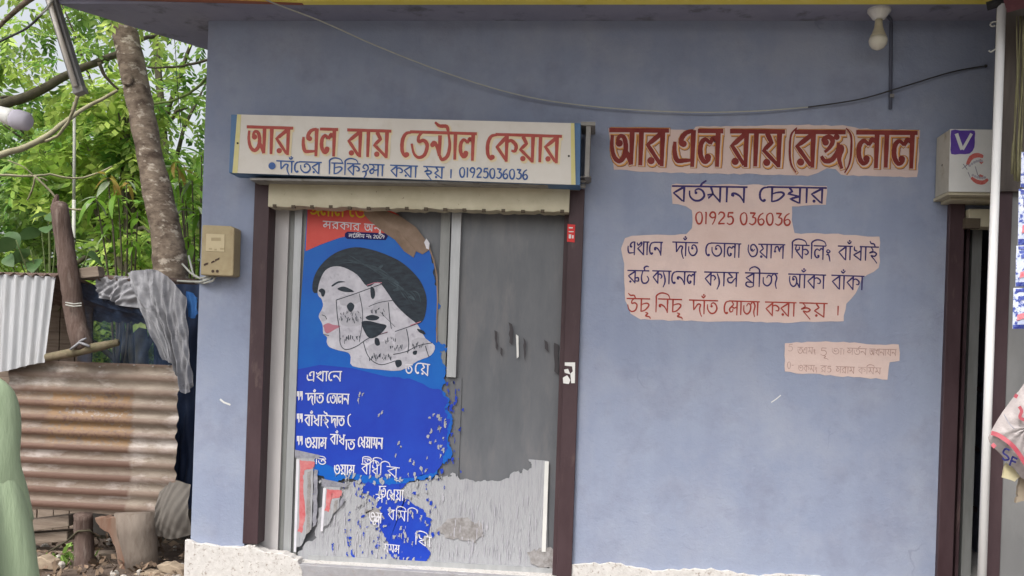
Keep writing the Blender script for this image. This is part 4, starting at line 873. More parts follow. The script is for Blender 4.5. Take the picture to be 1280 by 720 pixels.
def strip(name, pts, w, mat, off=.062):
    m_ = MB(); q = cat_rom(pts, 4); n = len(q); vs = []
    for i in range(n):
        a_ = q[max(0, i - 1)]; b_ = q[min(n - 1, i + 1)]; dx_, dy_ = b_[0] - a_[0], b_[1] - a_[1]; l = math.hypot(dx_, dy_) or 1
        for s_ in (-1, 1): vs.append(P(q[i][0] - dy_ / l * w / 2 * s_, q[i][1] + dx_ / l * w / 2 * s_, YB - off * (.35 + .65 * min(1, (q[i][0] - 1232) / 30))))
    m_.add(vs, [(2 * i, 2 * i + 1, 2 * i + 3, 2 * i + 2) for i in range(n - 1)]); return part(name, m_, mat, bg_)
strip('red_band', [(1239, 541), (1248, 544), (1260, 552), (1270, 562), (1282, 580), (1290, 592)], 5.5, M_bagr)
strip('red_spot', [(1240, 555), (1244, 559)], 5, M_bagr, .068); strip('red_spot', [(1268, 494), (1272, 496)], 5, M_bagr, .068); strip('red_print', [(1274, 508), (1277, 514), (1275, 522), (1284, 526)], 4, M_bagr, .07)
strip('grey_print', [(1255, 518), (1262, 530), (1268, 536)], 1.2, M_pgrey, .07)
for st_, nm in (([(1262, 563), (1257, 561), (1254, 566), (1259, 570), (1261, 574), (1256, 575), (1253, 572)], 'letter'), ([(1266, 570), (1262, 582)], 'letter'), ([(1266, 571), (1272, 574)], 'letter'), ([(1265, 576), (1270, 578)], 'letter')):
    strip(nm, st_, 2.4, M_pnavy, .085)
pc = thing('paper_tag', 'small crumpled yellowish paper under the plastic bag', 'paper', (P(1262, 600, YB).x, YB + .05, P(1262, 600, YB).z))
sheet('paper_leaf', rough([(1257, 578), (1266, 584), (1272, 592), (1276, 596), (1268, 601), (1254, 598), (1255, 588)], 1, 4, 2), YB + .03, M_paper, pc, th=.012)
sheet('paper_fold', rough([(1275, 596), (1285, 594), (1286, 626), (1271, 628), (1273, 612)], 1, 4, 5), YB + .05, mk('tan_cardboard', (.28, .23, .17, 1)), pc, th=.02)

# ================================================================== BULB, CONDUIT, CABLES, METER
q = P(1099, 12, -.17); bl = thing('light_bulb', 'white light bulb in its holder under the roof slab near the right end', 'light bulb', (q.x, -.17, ZT))
k_ = 1 / S(-.17)
c = (q.x, -.17, ZT)
mb = MB(); mb.lathe(c, [(13.5 * k_, 0), (13.5 * k_, -3 * k_), (7 * k_, -12 * k_), (4.5 * k_, -12.5 * k_)]); part('ceiling_rose', mb, M_white, bl, smooth=False)
mb = MB(); mb.lathe(c, [(4 * k_, -12 * k_), (4.6 * k_, -18 * k_), (5 * k_, -22 * k_), (8 * k_, -30 * k_), (10 * k_, -34 * k_)]); part('bulb_collar', mb, M_cream, bl, smooth=True)
mb = MB(); mb.lathe(c, [(10.2 * k_, -34 * k_), (11 * k_, -38 * k_), (10 * k_, -43 * k_), (7 * k_, -47 * k_), (3 * k_, -49 * k_), (.4 * k_, -49.6 * k_)]); part('bulb_globe', mb, M_bulb, bl, smooth=True)
cd = thing('conduit_pipe', 'thin dark conduit running down the wall beside the light bulb', 'conduit', (X(1114, 80), -.012, Z(1112, 137)))
mb = MB(); mb.tube([P(1103, 14, -.15), P(1108, 18, -.13), P(1114, 26, -.02), P(1114, 32, -.014), (X(1114, 80), -.014, Z(1112, 137))], .009, 8); part('conduit_tube', mb, mk('blue_grey_conduit', (.09, .10, .14, 1)), cd, smooth=True)
mb = MB(); mb.box(X(1111, 120), X(1116, 120), -.026, -.0, Z(1113, 123), Z(1113, 119)); part('saddle_clip', mb, M_greymetal, cd)
def cable(name, label, pts, r, mat, k=8, cat='cable', group=None):
    """pts: (px,py,Y)"""
    n = len(pts); out = []
    for i in range(n - 1):
        a_, b_, c_, e_ = pts[max(i - 1, 0)], pts[i], pts[i + 1], pts[min(i + 2, n - 1)]
        for j in range(k):
            t = j / k; out.append(P(*[.5 * (2 * b_[q_] + (c_[q_] - a_[q_]) * t + (2 * a_[q_] - 5 * b_[q_] + 4 * c_[q_] - e_[q_]) * t * t + (3 * b_[q_] - a_[q_] - 3 * c_[q_] + e_[q_]) * t ** 3) for q_ in (0, 1, 2)]))
    out.append(P(*pts[-1])); m_ = MB(); m_.tube(out, r, 6)
    o = part(name, m_, mat, None, smooth=True); tag(o, label, cat, group); return o
cable('hanging_cable', 'long pale cable sagging across the blue wall above the signs', [(300, -14, -.5), (345, 5, -.36), (405, 28, -.22), (470, 57, -.1), (560, 92, -.06), (650, 119, -.04), (740, 133, -.03), (850, 140, -.03), (940, 139, -.03), (1010, 134, -.02)], .0042, M_wirepale)
cable('hanging_cable', 'dark cable end rising to a nail at the right of the wall', [(1010, 134, -.02), (1075, 124, -.03), (1130, 108, -.03), (1190, 90, -.02), (1232, 82.5, -.012)], .0042, M_wire)
nl = MB(); nl.tube([P(1232, 82.5, -.0), P(1232, 82.5, -.03)], .009, 8); tag(part('wall_nail', nl, M_black), 'dark nail where the cable ends on the upper right wall', 'nail')
cable('hook_cable', 'dark frayed cable looping under the soffit corner to an iron hook', [(128, -5, -.24), (150, 12, -.1), (175, 18, .3), (195, 22, .5), (212, 28, .7)], .006, M_wire)
YH = .62
hk = MB()
for pts in ([(222, 8), (222, 20), (220, 28), (213, 30), (211, 24)], [(216, 8), (216, 22), (214, 28)], [(211, 16), (222, 18)]): hk.tube([P(a_, b_, YH) for a_, b_ in cat_rom(pts, 3)], .010, 6)
tag(part('iron_hook', hk, M_black), 'black iron hook under the left end of the roof slab', 'hook')
cable('thin_cable', 'thin dark wire dropping from the iron hook through the leaves', [(216, 28, YH), (219, 60, YH), (222, 110, YH), (226, 160, YH + .3)], .0025, M_wire)
q = P(268, 345, -.09)
mt = thing('electric_meter', 'yellowed cream electric meter box on the left corner of the blue wall', 'meter', (q.x, -.06, q.z))
sheet('meter_case', [(252.5, 283), (254, 281), (288, 282.5), (293, 285), (291.5, 344), (288, 345), (250.5, 343.5)], -.11, M_meter, mt, th=.105, bevel=.008)
sheet('meter_window', [(257.5, 292), (281, 293), (280.5, 315), (257, 314)], -.1135, M_meterlid, mt, th=.005, bevel=.002)
mb = MB()
for (x, y, w, h) in ((264, 297, 12, 4), (261, 310, 4, 2), (268, 311, 3, 2), (275, 310, 5, 2)): mb.add([P(x, y, -.1145), P(x, y + h, -.1145), P(x + w, y + h, -.1145), P(x + w, y, -.1145)], [(0, 1, 2, 3)])
part('faded_print', mb, M_meter, mt)
mb = MB()
for (x, y, w, h) in ((255, 329, 5, 2.5), (264, 326, 4, 2), (269, 323, 5, 2.5)):
    q_ = rough([(x, y + 1), (x + w, y - 1), (x + w, y + h - 1), (x, y + h + 1)], .5, 2, int(x)); mb.add([P(a_, b_, -.1125) for a_, b_ in q_][::-1], [tuple(range(len(q_)))])
for x in (266, 271.5): disc(mb, (x, 339), 1.9, -.113)
part('label_marks', mb, mk('dark_brown_ink', (.07, .045, .035, 1)), mt)
for pts in ([(266, 344, -.05), (262, 349, -.06), (252, 352, -.04), (238, 352, .05), (222, 351, .3)], [(270, 345, -.05), (266, 351, -.07), (256, 354, -.05), (244, 353, .1)], [(262, 345, -.05), (250, 348, -.03), (238, 341, .1), (228, 330, .4)], [(268, 345, -.05), (256, 350, -.05), (242, 345, .1), (236, 320, .3)]):
    m_ = MB(); m_.tube([P(*p_) for p_ in pts], .0065, 6); part('meter_cable', m_, M_wirepale, mt, smooth=True)

# ================================================================== TUBE BATTEN and LAMP HEAD, top left
YT = -.3
tb = thing('tube_light_batten', 'grey tube-light batten hanging askew from a cable above the shed', 'light', (P(103, 117, YT).x, YT, P(103, 117, YT).z))
A, B = P(59, -12, YT), P(98, 115, YT)
ax = (B - A).normalized(); sd_ = Vector((ax.z, 0, -ax.x)); 
def obox(A, B, side, w, dep, y):
    m_ = MB(); vs = [A - side * w, A + side * w, B + side * w, B - side * w]; vs = [Vector((v_.x, y, v_.z)) for v_ in vs] + [Vector((v_.x, y + dep, v_.z)) for v_ in vs]
    return m_.add(vs, [(0, 1, 2, 3), (7, 6, 5, 4), (0, 4, 5, 1), (1, 5, 6, 2), (2, 6, 7, 3), (3, 7, 4, 0)])
part('batten_body', obox(A, B, sd_, .031, .05, YT), mk('grey_batten_paint', (.20, .20, .20, 1), (.15, .15, .155, 1), 5, .6), tb, bevel=.006)
m_ = MB(); m_.tube([A + Vector((0, -.015, 0)), B - ax * .03 + Vector((0, -.015, 0))], .014, 10); part('tube', m_, M_signwhite, tb, smooth=True)
part('end_cap', obox(B - ax * .03, B + ax * .004, sd_, .033, .06, YT - .004), M_greymetal, tb, bevel=.004)
cable('slung_cable', 'dark cable slung from the left edge up to the tube batten', [(-20, 62, -.2), (10, 47, -.25), (35, 34, -.28), (55, 14, -.3), (66, 0, -.3)], .007, M_wire)
cable('slung_cable', 'frayed pale cord tied round the top of the tube batten', [(48, 20, -.32), (58, 12, -.33), (64, 2, -.33), (72, -8, -.33)], .006, M_wirepale)
lh = thing('lamp_head', 'white lamp head reaching in at the left edge below the tube batten', 'lamp', (P(0, 150, -.9).x, -.9, P(0, 160, -.9).z))
YL = -.9
m_ = MB(); m_.tube([P(-60, 120, YL), P(-20, 134, YL), P(0, 142, YL), P(12, 146, YL), P(19, 149, YL)], [.02, .028, .038, .044, .044], 14); part('lamp_neck', m_, M_white, lh, smooth=True)
lp = P(-110, 108, YL); m_ = MB(); m_.tube([(lp.x, YL, 0), (lp.x, YL, lp.z + .1)], .03, 10); m_.tube([(lp.x, YL, lp.z), tuple(P(-60, 120, YL))], [.02, .02], 8); part('lamp_post', m_, M_greymetal, lh, smooth=True)
m_ = MB(); m_.tube([P(17, 148, YL), P(22, 149.5, YL), P(34, 152, YL), P(37.5, 153, YL)], [.046, .052, .047, .030], 16); part('lamp_cap', m_, mk('lilac_grey_plastic', (.42, .40, .46, 1)), lh, smooth=True)

# ================================================================== SHED of scrap iron, left of the blue shop
Y1 = .35                                   # front of the shed
PITCH = .094; PH = 0
zc_t, zc_b = P(120, 453, Y1).z, P(120, 643, Y1).z
PH = .02
rx0, rx1 = X(8, 550, Y1), X(221, 550, Y1)
M_rust = rust_mat('rusted_corrugated_iron', 0, 0, 0, 0) if False else None
rs_c = ((rx0 + rx1) / 2, Y1, zc_b)
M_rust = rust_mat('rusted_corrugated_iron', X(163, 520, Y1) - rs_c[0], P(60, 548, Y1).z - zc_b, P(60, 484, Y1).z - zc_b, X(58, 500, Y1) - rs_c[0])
rs = thing('rusty_iron_sheet', 'wide rust-stained corrugated iron sheet nailed across the shed front', 'metal sheet', rs_c)
mb = MB()
def rusty(u, v):
    x = rx0 + (rx1 - rx0) * u; z = zc_b + (zc_t - zc_b) * v
    z += -.03 * u * (1 - v) * 0 + .012 * math.sin(u * 5) * (1 - v)
    if v < .06: x -= 0
    a_ = (.0085 + .002 * math.sin(z * 9)) * math.sin(2 * math.pi * (z - zc_b + PH) / PITCH)
    edge = (.006 * math.sin(v * 31) + .003 * math.sin(v * 90)) * (u > .985)
    return (x + edge - .05 * max(0, .14 - v) * (u > .9) * (u - .9) * 60, Y1 + a_ + .004 * math.sin(u * 9 + v * 3) + .02 * u * (1 - u), z)
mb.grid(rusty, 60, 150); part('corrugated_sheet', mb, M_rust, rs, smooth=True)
M_rust['nodes'] = 1
mb = MB(); rd = random.Random(5)
for i in range(9): mb.lathe(P(30 + i * 23 + rd.uniform(-3, 3), 458 + rd.uniform(-2, 2), Y1 - .014), [(.006, -.003), (.008, 0), (.004, .004)], 8)
part('nail', mb, M_greymetal, rs, kind='stuff')
zs = thing('zinc_sheet', 'pale grey corrugated iron sheet hanging upright at the far left of the shed', 'metal sheet', (P(30, 470, Y1 - .05).x, Y1 - .05, P(30, 470, Y1).z))
mb = MB()
def zinc(u, v):
    y = 341 + 5 * u + (126 - 16 * u + 3 * math.sin(u * 5)) * v; x = -40 + 110 * u - 10 * v * u ** 2
    p = P(x, y, Y1 - .05); return (p.x, p.y + .012 * math.sin(u * 2 * math.pi * 8.6) - .03 * v, p.z)
mb.grid(zinc, 110, 12); part('corrugated_sheet', mb, M_zinc, zs, smooth=True)
# roof edge of the shed and its crossbar
rf = thing('shed_roof', 'low rusty tin shed roof behind the upright zinc sheet', 'roof', (P(20, 340, Y1).x, 1.0, P(20, 340, Y1).z))
mb = MB()
def rff(u, v):
    p = P(-120 + 222 * u, 334 + 9 * u, Y1 - .02); return (p.x, Y1 - .06 + 1.4 * v, p.z - .02 - .25 * v + .01 * math.sin(u * 2 * math.pi * 16))
mb.grid(rff, 120, 4); part('roof_sheet', mb, mk('rusty_dark_tin', (.15, .10, .08, 1), (.22, .17, .14, 1), 6, .7, .2), rf, smooth=True)
mb = MB(); a_ = P(-110, 342, Y1); b_ = P(245, 352, Y1); mb.tube([a_, (a_ + b_) / 2 + Vector((0, 0, .01)), b_ + Vector((0, .02, 0))], .02, 7); part('cross_pole', mb, M_post, rf, smooth=True)
bk = part('timber_block', MB().prism(poly([(90, 338), (126, 333), (128, 346), (92, 350)], Y1 - .02), Y1 - .06, Y1 + .02), M_wood, rf, bevel=.003)
# back wall boards of the shed
bw = thing('shed_back_wall', 'dim weathered board wall at the back of the scrap shed', 'wall', (P(100, 600, 1.2).x, 1.2, 0))
x0 = X(-160, 500, 1.15); x1 = X(105, 500, 1.15)
i = 0; x = x0
while x < x1:
    m_ = MB(); w_ = random.uniform(.10, .14); m_.box(x, x + w_ - .008, 1.15 + random.uniform(0, .012), 1.175, 0, P(60, 352, 1.15).z + random.uniform(-.03, .03)); part('board', m_, M_wood, bw); x += w_
m_ = MB(); m_.box(X(105, 500, 1.15), X(262, 500, 1.15), 1.15, 1.17, 0, P(150, 470, 1.15).z); part('lower_screen', m_, mk('near_black_board', (.03, .026, .024, 1), (.05, .045, .04, 1), 5), bw)  # low board in a near-black colour all over
# blue tarpaulin behind, nets and drapes
def drape(name, top, bot, Y, mat, nu, nv, amp, freq, seed=0, parent=None, label=None, cat=None, sag=0, th=0):
    tp = cat_rom(top, 6); bt = cat_rom(bot, 6)
    def at(L_, u):
        k = u * (len(L_) - 1); i = min(int(k), len(L_) - 2); f = k - i; return (L_[i][0] + (L_[i + 1][0] - L_[i][0]) * f, L_[i][1] + (L_[i + 1][1] - L_[i][1]) * f)
    def fn(u, v):
        a_, b_ = at(tp, u), at(bt, u); x = a_[0] + (b_[0] - a_[0]) * v; y = a_[1] + (b_[1] - a_[1]) * v
        ph = freq * 2 * math.pi * (u + .06 * math.sin(v * 5 + seed))
        w = amp * (math.sin(ph) + .45 * math.sin(2.3 * ph + 1.3 + seed) + .25 * math.sin(9 * v + 3 * u + seed)) * (.45 + .55 * v)
        w += amp * (.3 * math.sin(23 * v + 31 * u + seed) + .2 * math.sin(11 * v - 19 * u + 2 * math.sin(7 * v)) + .10 * math.sin(61 * u + 29 * v + 3 * math.sin(17 * u)))
        p = P(x, y, Y); return (p.x + .2 * w, p.y + w - sag * math.sin(math.pi * v), p.z)
    m_ = MB(); m_.grid(fn, nu, nv); o = part(name, m_, mat, parent, smooth=True)
    if cat: tag(o, label, cat)
    return o
drape('navy_tarpaulin', [(190, 360), (215, 356), (262, 352)], [(195, 650), (225, 640), (262, 630)], Y1 + .25, M_btarp, 40, 40, .025, 3, 1, label='dark navy tarpaulin hanging between the rusty sheet and the blue wall', cat='tarpaulin')
drape('blue_net', [(96, 352), (130, 358), (170, 362), (222, 372)], [(98, 458), (140, 458), (180, 458), (224, 462)], Y1 + .06, M_net, 40, 20, .02, 4, 2, label='see-through blue net stretched over the open top of the shed', cat='net')
drape('blue_net_fold', [(98, 352), (140, 362), (180, 368), (222, 376)], [(98, 372), (140, 386), (180, 394), (222, 398)], Y1 + .03, M_net, 40, 8, .012, 6, 5, label='doubled-over upper hem of the blue net along the shed opening', cat='net')
drape('grey_tarpaulin', [(120, 349), (140, 345), (165, 346), (192, 352)], [(122, 372), (140, 376), (150, 382), (205, 388)], Y1 - .01, M_tarp, 110, 50, .014, 4, 3, label='short grey tarpaulin flap draped over the top of the blue net', cat='tarpaulin')
drape('grey_tarpaulin', [(158, 341), (178, 337), (196, 338), (214, 350), (232, 372)], [(206, 450), (216, 455), (222, 470), (230, 492), (243, 482)], Y1 - .04, M_tarp, 140, 110, .017, 4.2, 7, label='long grey crumpled tarpaulin hanging down beside the blue wall', cat='tarpaulin', sag=.03)
drape('blue_rag', [(232, 364), (240, 366), (246, 372)], [(236, 396), (242, 398), (247, 392)], Y1 - .0, mk('bright_blue_cloth', (.03, .12, .35, 1), (.05, .17, .42, 1), 9), 12, 8, .008, 2, 2, label='small bright blue rag beside the end of the grey tarpaulin', cat='rag')
drape('sack', [(200, 615), (216, 600), (238, 606)], [(196, 670), (214, 674), (240, 668)], Y1 - .0, M_sack, 40, 40, .010, 1.1, 4, label='dirty grey sack bulging out below the right corner of the rusty sheet', cat='sack', sag=.05)
# posts, stump, planks
def log(name, pts, rad, Y, mat, label, cat, n=14, knots=0, seed=0):
    t_ = thing(name, label, cat, P(pts[-1][0], pts[-1][1], Y)); q = cat_rom(pts, 5); k = len(q); m_ = MB()
    rs_ = [rad[0] + (rad[1] - rad[0]) * i / (k - 1) for i in range(k)]
    m_.tube([P(a_, b_, Y + .01 * math.sin(i * .7 + seed)) for i, (a_, b_) in enumerate(q)], rs_, n)
    rd = random.Random(seed); m_.v = [(x + rd.uniform(-1, 1) * .004, y + rd.uniform(-1, 1) * .004, z) for x, y, z in m_.v]
    part('log', m_, mat, t_, smooth=True); return t_
lg = log('wooden_post', [(74, 258), (77, 275), (83, 320), (90, 370), (97, 410), (104, 432)], (.052, .066), Y1 - .08, M_post, 'leaning dark wooden post rising above the shed roof', 'post', seed=2)
m_ = MB(); m_.tube([P(71, 262, Y1 - .08), P(70, 250, Y1 - .08), P(72, 243, Y1 - .08)], [.04, .02, .008], 7); part('broken_tip', m_, M_post, lg)
m_ = MB()
for y in (378, 381): m_.tube([P(82, y, Y1 - .16), P(92, y + 2, Y1 - .165), P(102, y + 1, Y1 - .15)], .004, 5)
part('wire_binding', m_, M_wirepale, lg)
log('wooden_post', [(104, 643), (105, 680), (106, 735)], (.058, .062), Y1 - .04, M_post, 'short upright log under the rusty sheet beside the split stump', 'post', seed=5)
sb = thing('split_bamboo', 'mossy split bamboo length laid aslant above the rusty sheet', 'bamboo', P(60, 450, Y1 - .1))
m_ = MB(); q = [P(58, 447, Y1 - .1), P(90, 441, Y1 - .1), P(120, 434, Y1 - .1), P(148, 428, Y1 - .1)]; m_.tube(q, [.026, .03, .03, .022], 9); part('cane', m_, M_bamboo, sb, smooth=True)
m_ = MB(); m_.tube([P(88, 437, Y1 - .14), P(100, 428, Y1 - .14), P(112, 433, Y1 - .15)], [.008, .012, .008], 7); m_.tube([P(94, 430, Y1 - .13), P(103, 425, Y1 - .15), P(108, 423, Y1 - .15)], [.006, .009, .006], 6); part('rag_knot', m_, M_tarp, sb, smooth=True)
st = thing('split_stump', 'thick split stump with a reddish torn side under the rusty sheet', 'stump', P(170, 715, Y1))
m_ = MB(); m_.tube([P(170, 640, Y1), P(171, 665, Y1), P(174, 690, Y1), P(178, 722, Y1)], [.135, .13, .115, .105], 18); rd = random.Random(4); m_.v = [(x + rd.uniform(-.006, .006), y, z) for x, y, z in m_.v]; part('trunk_wood', m_, mk('grey_stump_wood', (.15, .12, .10, 1), (.22, .185, .155, 1), 5, .95, .7, 40, stretch=(2, 2, .5), c3=(.13, .10, .08, 1), s3=8), st, smooth=True)
m_ = MB(); m_.prism(poly(rough([(122, 646), (166, 646), (160, 690), (158, 716), (150, 702), (146, 684), (138, 666), (128, 660)], 1.5, 5, 3), Y1 - .07), Y1 - .1, Y1 - .02); part('torn_slab', m_, M_woodor, st, bevel=.006)
for k_, (a_, b_, c_, e_, l_) in enumerate([((22, 652), (86, 644), 14, .02, 'uppermost short plank of the stack beside the left log'), ((24, 668), (84, 664), 13, .06, 'second plank down in the stack beside the left log'), ((30, 687), (150, 693), 15, .10, 'long grey plank running behind the log to the stump'), ((-20, 702), (40, 700), 10, .12, 'lowest plank end beside the hem of the green robe')]):
    m_ = MB(); Yp = Y1 + .05 + e_; m_.prism(poly([a_, b_, (b_[0], b_[1] + c_), (a_[0], a_[1] + c_ + 1)], Yp), Yp, Yp + .12); tag(part('plank', m_, M_wood, bevel=.006), l_, 'plank', 'planks under the shed')
m_ = MB(); m_.tube([P(60, 690, Y1 - .06), P(84, 676, Y1 - .08), (P(97, 664, Y1 - .1)), P(112, 663, Y1 - .1), P(118, 668, Y1 - .05)], .006, 6); tag(part('twig', m_, M_twigd, smooth=True), 'thin bent twig wrapped round the short upright log', 'twig')
# rough ground, leaf litter, rubble under and before the shed
V = []; Fq = []
def quad_scatter(n, fx, size, tilt=.5, aspect=.5):
    V = np.zeros((n * 4, 3)); c = fx(n); a = rng.uniform(0, 2 * math.pi, n); s_ = rng.uniform(size[0], size[1], n); tl = rng.normal(0, tilt, n); tr_ = rng.normal(0, tilt, n)
    d1 = np.stack([np.cos(a), np.sin(a), np.tan(np.clip(tl, -1, 1))], 1) * s_[:, None]; d2 = np.stack([-np.sin(a), np.cos(a), np.tan(np.clip(tr_, -1, 1))], 1) * s_[:, None] * aspect
    V[0::4] = c - d1; V[1::4] = c - d2 * .9 + d1 * .1; V[2::4] = c + d1; V[3::4] = c + d2 * .9 + d1 * .1
    return V, np.arange(n * 4).reshape(n, 4)
V, Fq = quad_scatter(1500, lambda n: np.stack([rng.uniform(-5.5, -2.45, n), rng.uniform(-.6, 1.1, n), rng.uniform(.0, .045, n)], 1), (.010, .036))
o = link('leaf_litter', npmesh('leaf_litter', V, Fq), M_litter, kind='stuff'); o['label'] = 'dry brown leaves strewn on the earth below the shed'
rd = random.Random(8)
m_ = MB()
for i in range(60):
    x, y = rd.uniform(-5, -2.5), rd.uniform(-.2, 1.0); r = rd.uniform(.01, .03); m_.lathe((x, y, 0), [(r, -.02), (r * 1.1, r * .3), (r * .7, r * .8), (r * .2, r)], 6)
o = part('rubble', m_, M_rubble, kind='stuff'); o['label'] = 'pale broken rubble among the dry leaves below the shed'
for k_, (pts, l_) in enumerate([([(38, 700), (52, 695), (66, 702), (72, 712), (58, 710), (44, 712)], 'curled dry palm husk on the ground beside the log'), ([(150, 722), (185, 714), (215, 718), (232, 722), (220, 728), (160, 730)], 'flat pale board end on the ground in front of the stump'), ([(196, 706), (212, 704), (228, 712), (232, 722), (212, 716), (202, 714)], 'pale husk leaning against the white plinth')]):
    m_ = MB(); m_.prism(poly(rough(pts, 1, 5, k_), Y1 - .2), Y1 - .22, Y1 - .12); tag(part('husk', m_, mk('husk_tan_%s' % 'abc'[k_], (.36, .29, .21, 1), (.25, .19, .14, 1), 12, .9, .4), bevel=.006), l_, 'husk')
V, Fq = quad_scatter(60, lambda n: np.array(P(84, 700, Y1 - .02)) + np.stack([rng.normal(0, .05, n), rng.normal(0, .04, n), rng.normal(.0, .035, n)], 1), (.015, .035), .9)
w_ = thing('small_weed', 'small green weed sprouting between the planks and the short log', 'weed', P(84, 712, Y1 - .02))
org = np.array(w_.location); o = link('weed_leaves', npmesh('weed_leaves', V - org, Fq), M_leaf2, w_, kind='stuff')

# ================================================================== TREES
def sprig_template(n_leaf, length, ll, lw, seed):
    r_ = np.random.default_rng(seed); V = []; 
    for i in range(n_leaf):
        t = (i // 2 + 1) / (n_leaf / 2); s_ = 1 if i % 2 else -1
        base = np.array([length * t, 0, -.35 * length * t * t]); ang = s_ * (1.15 - .5 * t) + r_.normal(0, .12)
        dirv = np.array([math.cos(ang), math.sin(ang), -.35 + r_.normal(0, .15)]); dirv /= np.linalg.norm(dirv)
        side = np.cross(dirv, [0, 0, 1]); side /= np.linalg.norm(side); L_ = ll * (1.1 - .4 * abs(t - .5)) * r_.uniform(.85, 1.15)
        V += [base, base + dirv * L_ * .45 + side * lw, base + dirv * L_, base + dirv * L_ * .45 - side * lw]
    return np.array(V)
def scatter(tmpls, C, yaw, pit, rol, scl):
    out = []
    for i in range(len(C)):
        T_ = tmpls[i % len(tmpls)]
        cy, sy, cp, sp, cr_, sr_ = math.cos(yaw[i]), math.sin(yaw[i]), math.cos(pit[i]), math.sin(pit[i]), math.cos(rol[i]), math.sin(rol[i])
        Rz = np.array([[cy, -sy, 0], [sy, cy, 0], [0, 0, 1]]); Ry = np.array([[cp, 0, sp], [0, 1, 0], [-sp, 0, cp]]); Rx = np.array([[1, 0, 0], [0, cr_, -sr_], [0, sr_, cr_]])
        out.append((T_ * scl[i]) @ (Rz @ Ry @ Rx).T + C[i])
    V = np.concatenate(out); return V, np.arange(len(V)).reshape(-1, 4)
TA = [sprig_template(16, .34, .085, .017, k) for k in range(4)]
TB = [sprig_template(12, .30, .11, .026, k + 9) for k in range(4)]
def crown(root, n, centres, rad, tm, mat, scl=(.8, 1.3), name='crown'):
    """leaf sprays gathered in clumps round branch ends"""
    k = len(centres); C = np.array(centres)[rng.integers(0, k, n)]; R_ = np.array(rad)[None, :]
    dirs = rng.normal(0, 1, (n, 3)); dirs /= np.linalg.norm(dirs, axis=1)[:, None]
    C = C + dirs * R_ * (rng.uniform(.15, 1, n) ** .5)[:, None]
    C[:, 2] = np.maximum(C[:, 2], .5)
    V, Fq = scatter(tm, C, rng.uniform(0, 6.28, n), rng.normal(.25, .45, n), rng.normal(0, .4, n), rng.uniform(*scl, n))
    return link(name, npmesh(name, V - np.array(wloc(root)), Fq), mat, root, kind='stuff')
def limb(root, pts, r0, r1, mat, name='branch', wob=.0, n=9, k=4, seed=0):
    rd = random.Random(seed); q = []
    for i in range(len(pts) - 1):
        a_, b_, c_, e_ = pts[max(i - 1, 0)], pts[i], pts[i + 1], pts[min(i + 2, len(pts) - 1)]
        for j in range(k):
            t = j / k; q.append(Vector([.5 * (2 * b_[m] + (c_[m] - a_[m]) * t + (2 * a_[m] - 5 * b_[m] + 4 * c_[m] - e_[m]) * t * t + (3 * b_[m] - a_[m] - 3 * c_[m] + e_[m]) * t ** 3) + rd.uniform(-wob, wob) for m in range(3)]))
    q.append(Vector(pts[-1])); L_ = len(q); m_ = MB(); m_.tube(q, [r0 + (r1 - r0) * i / (L_ - 1) for i in range(L_)], n); return part(name, m_, mat, root, smooth=True)
# the mottled trunk behind the shed
YTk = 1.55
tr1 = thing('mottled_tree', 'tree with a leaning grey mottled trunk just behind the shed', 'tree', P(214, 560, YTk))
tr1.location.z = 0
pt = [P(218, 440, YTk), P(217, 380, YTk), P(213, 330, YTk), P(208, 290, YTk), P(197, 240, YTk), P(187, 195, YTk), P(177, 140, YTk), P(165, 80, YTk), P(155, 35, YTk), P(146, -10, YTk), P(135, -80, YTk), P(140, -180, YTk - .1)]
pt = [Vector((pt[0].x, YTk, -.05))] + pt; pt = [tuple(p_) for p_ in pt]
rr_ = [.15, .135, .135, .128, .12, .112, .1, .098, .098, .092, .088, .075, .05]
q = []; 
for i in range(len(pt) - 1):
    for j in range(5):
        t = j / 5; q.append((Vector(pt[i]).lerp(Vector(pt[i + 1]), t), rr_[i] + (rr_[i + 1] - rr_[i]) * t))
q.append((Vector(pt[-1]), rr_[-1])); rd = random.Random(2)
m_ = MB(); m_.tube([a_[0] for a_ in q], [a_[1] * (1 + rd.uniform(-.05, .05)) for a_ in q], 22)
m_.v = [(x + rd.uniform(-.004, .004), y + rd.uniform(-.004, .004), z) for x, y, z in m_.v]; part('trunk', m_, M_bark, tr1, smooth=True)
m_ = MB(); c_ = P(160, 100, YTk - .1); m_.lathe((0, 0, 0), [(.045, 0), (.05, .012), (.035, .024), (.02, .016), (.004, .012)], 14); m_.v = [(c_.x + x, c_.y - z, c_.z + y) for x, y, z in m_.v]; part('knot', m_, M_bark, tr1, smooth=True)
cen = []
for k_ in range(10):
    a_ = k_ * .63; e_ = Vector((pt[-1][0] + 1.5 * math.cos(a_), pt[-1][1] + .6 + 1.4 * math.sin(a_), 4.6 + .8 * math.sin(k_ * 2.1)))
    s_ = Vector(pt[-1 - k_ % 3]); limb(tr1, [s_, s_.lerp(e_, .5) + Vector((0, 0, .25)), e_], .04, .012, M_bark, wob=.02, seed=k_); cen.append(tuple(e_)); cen.append(tuple(s_.lerp(e_, .7)))
crown(tr1, 300, [(x, y + .5, z + .35) for x, y, z in cen], (.6, .5, .4), TA, M_leaf)
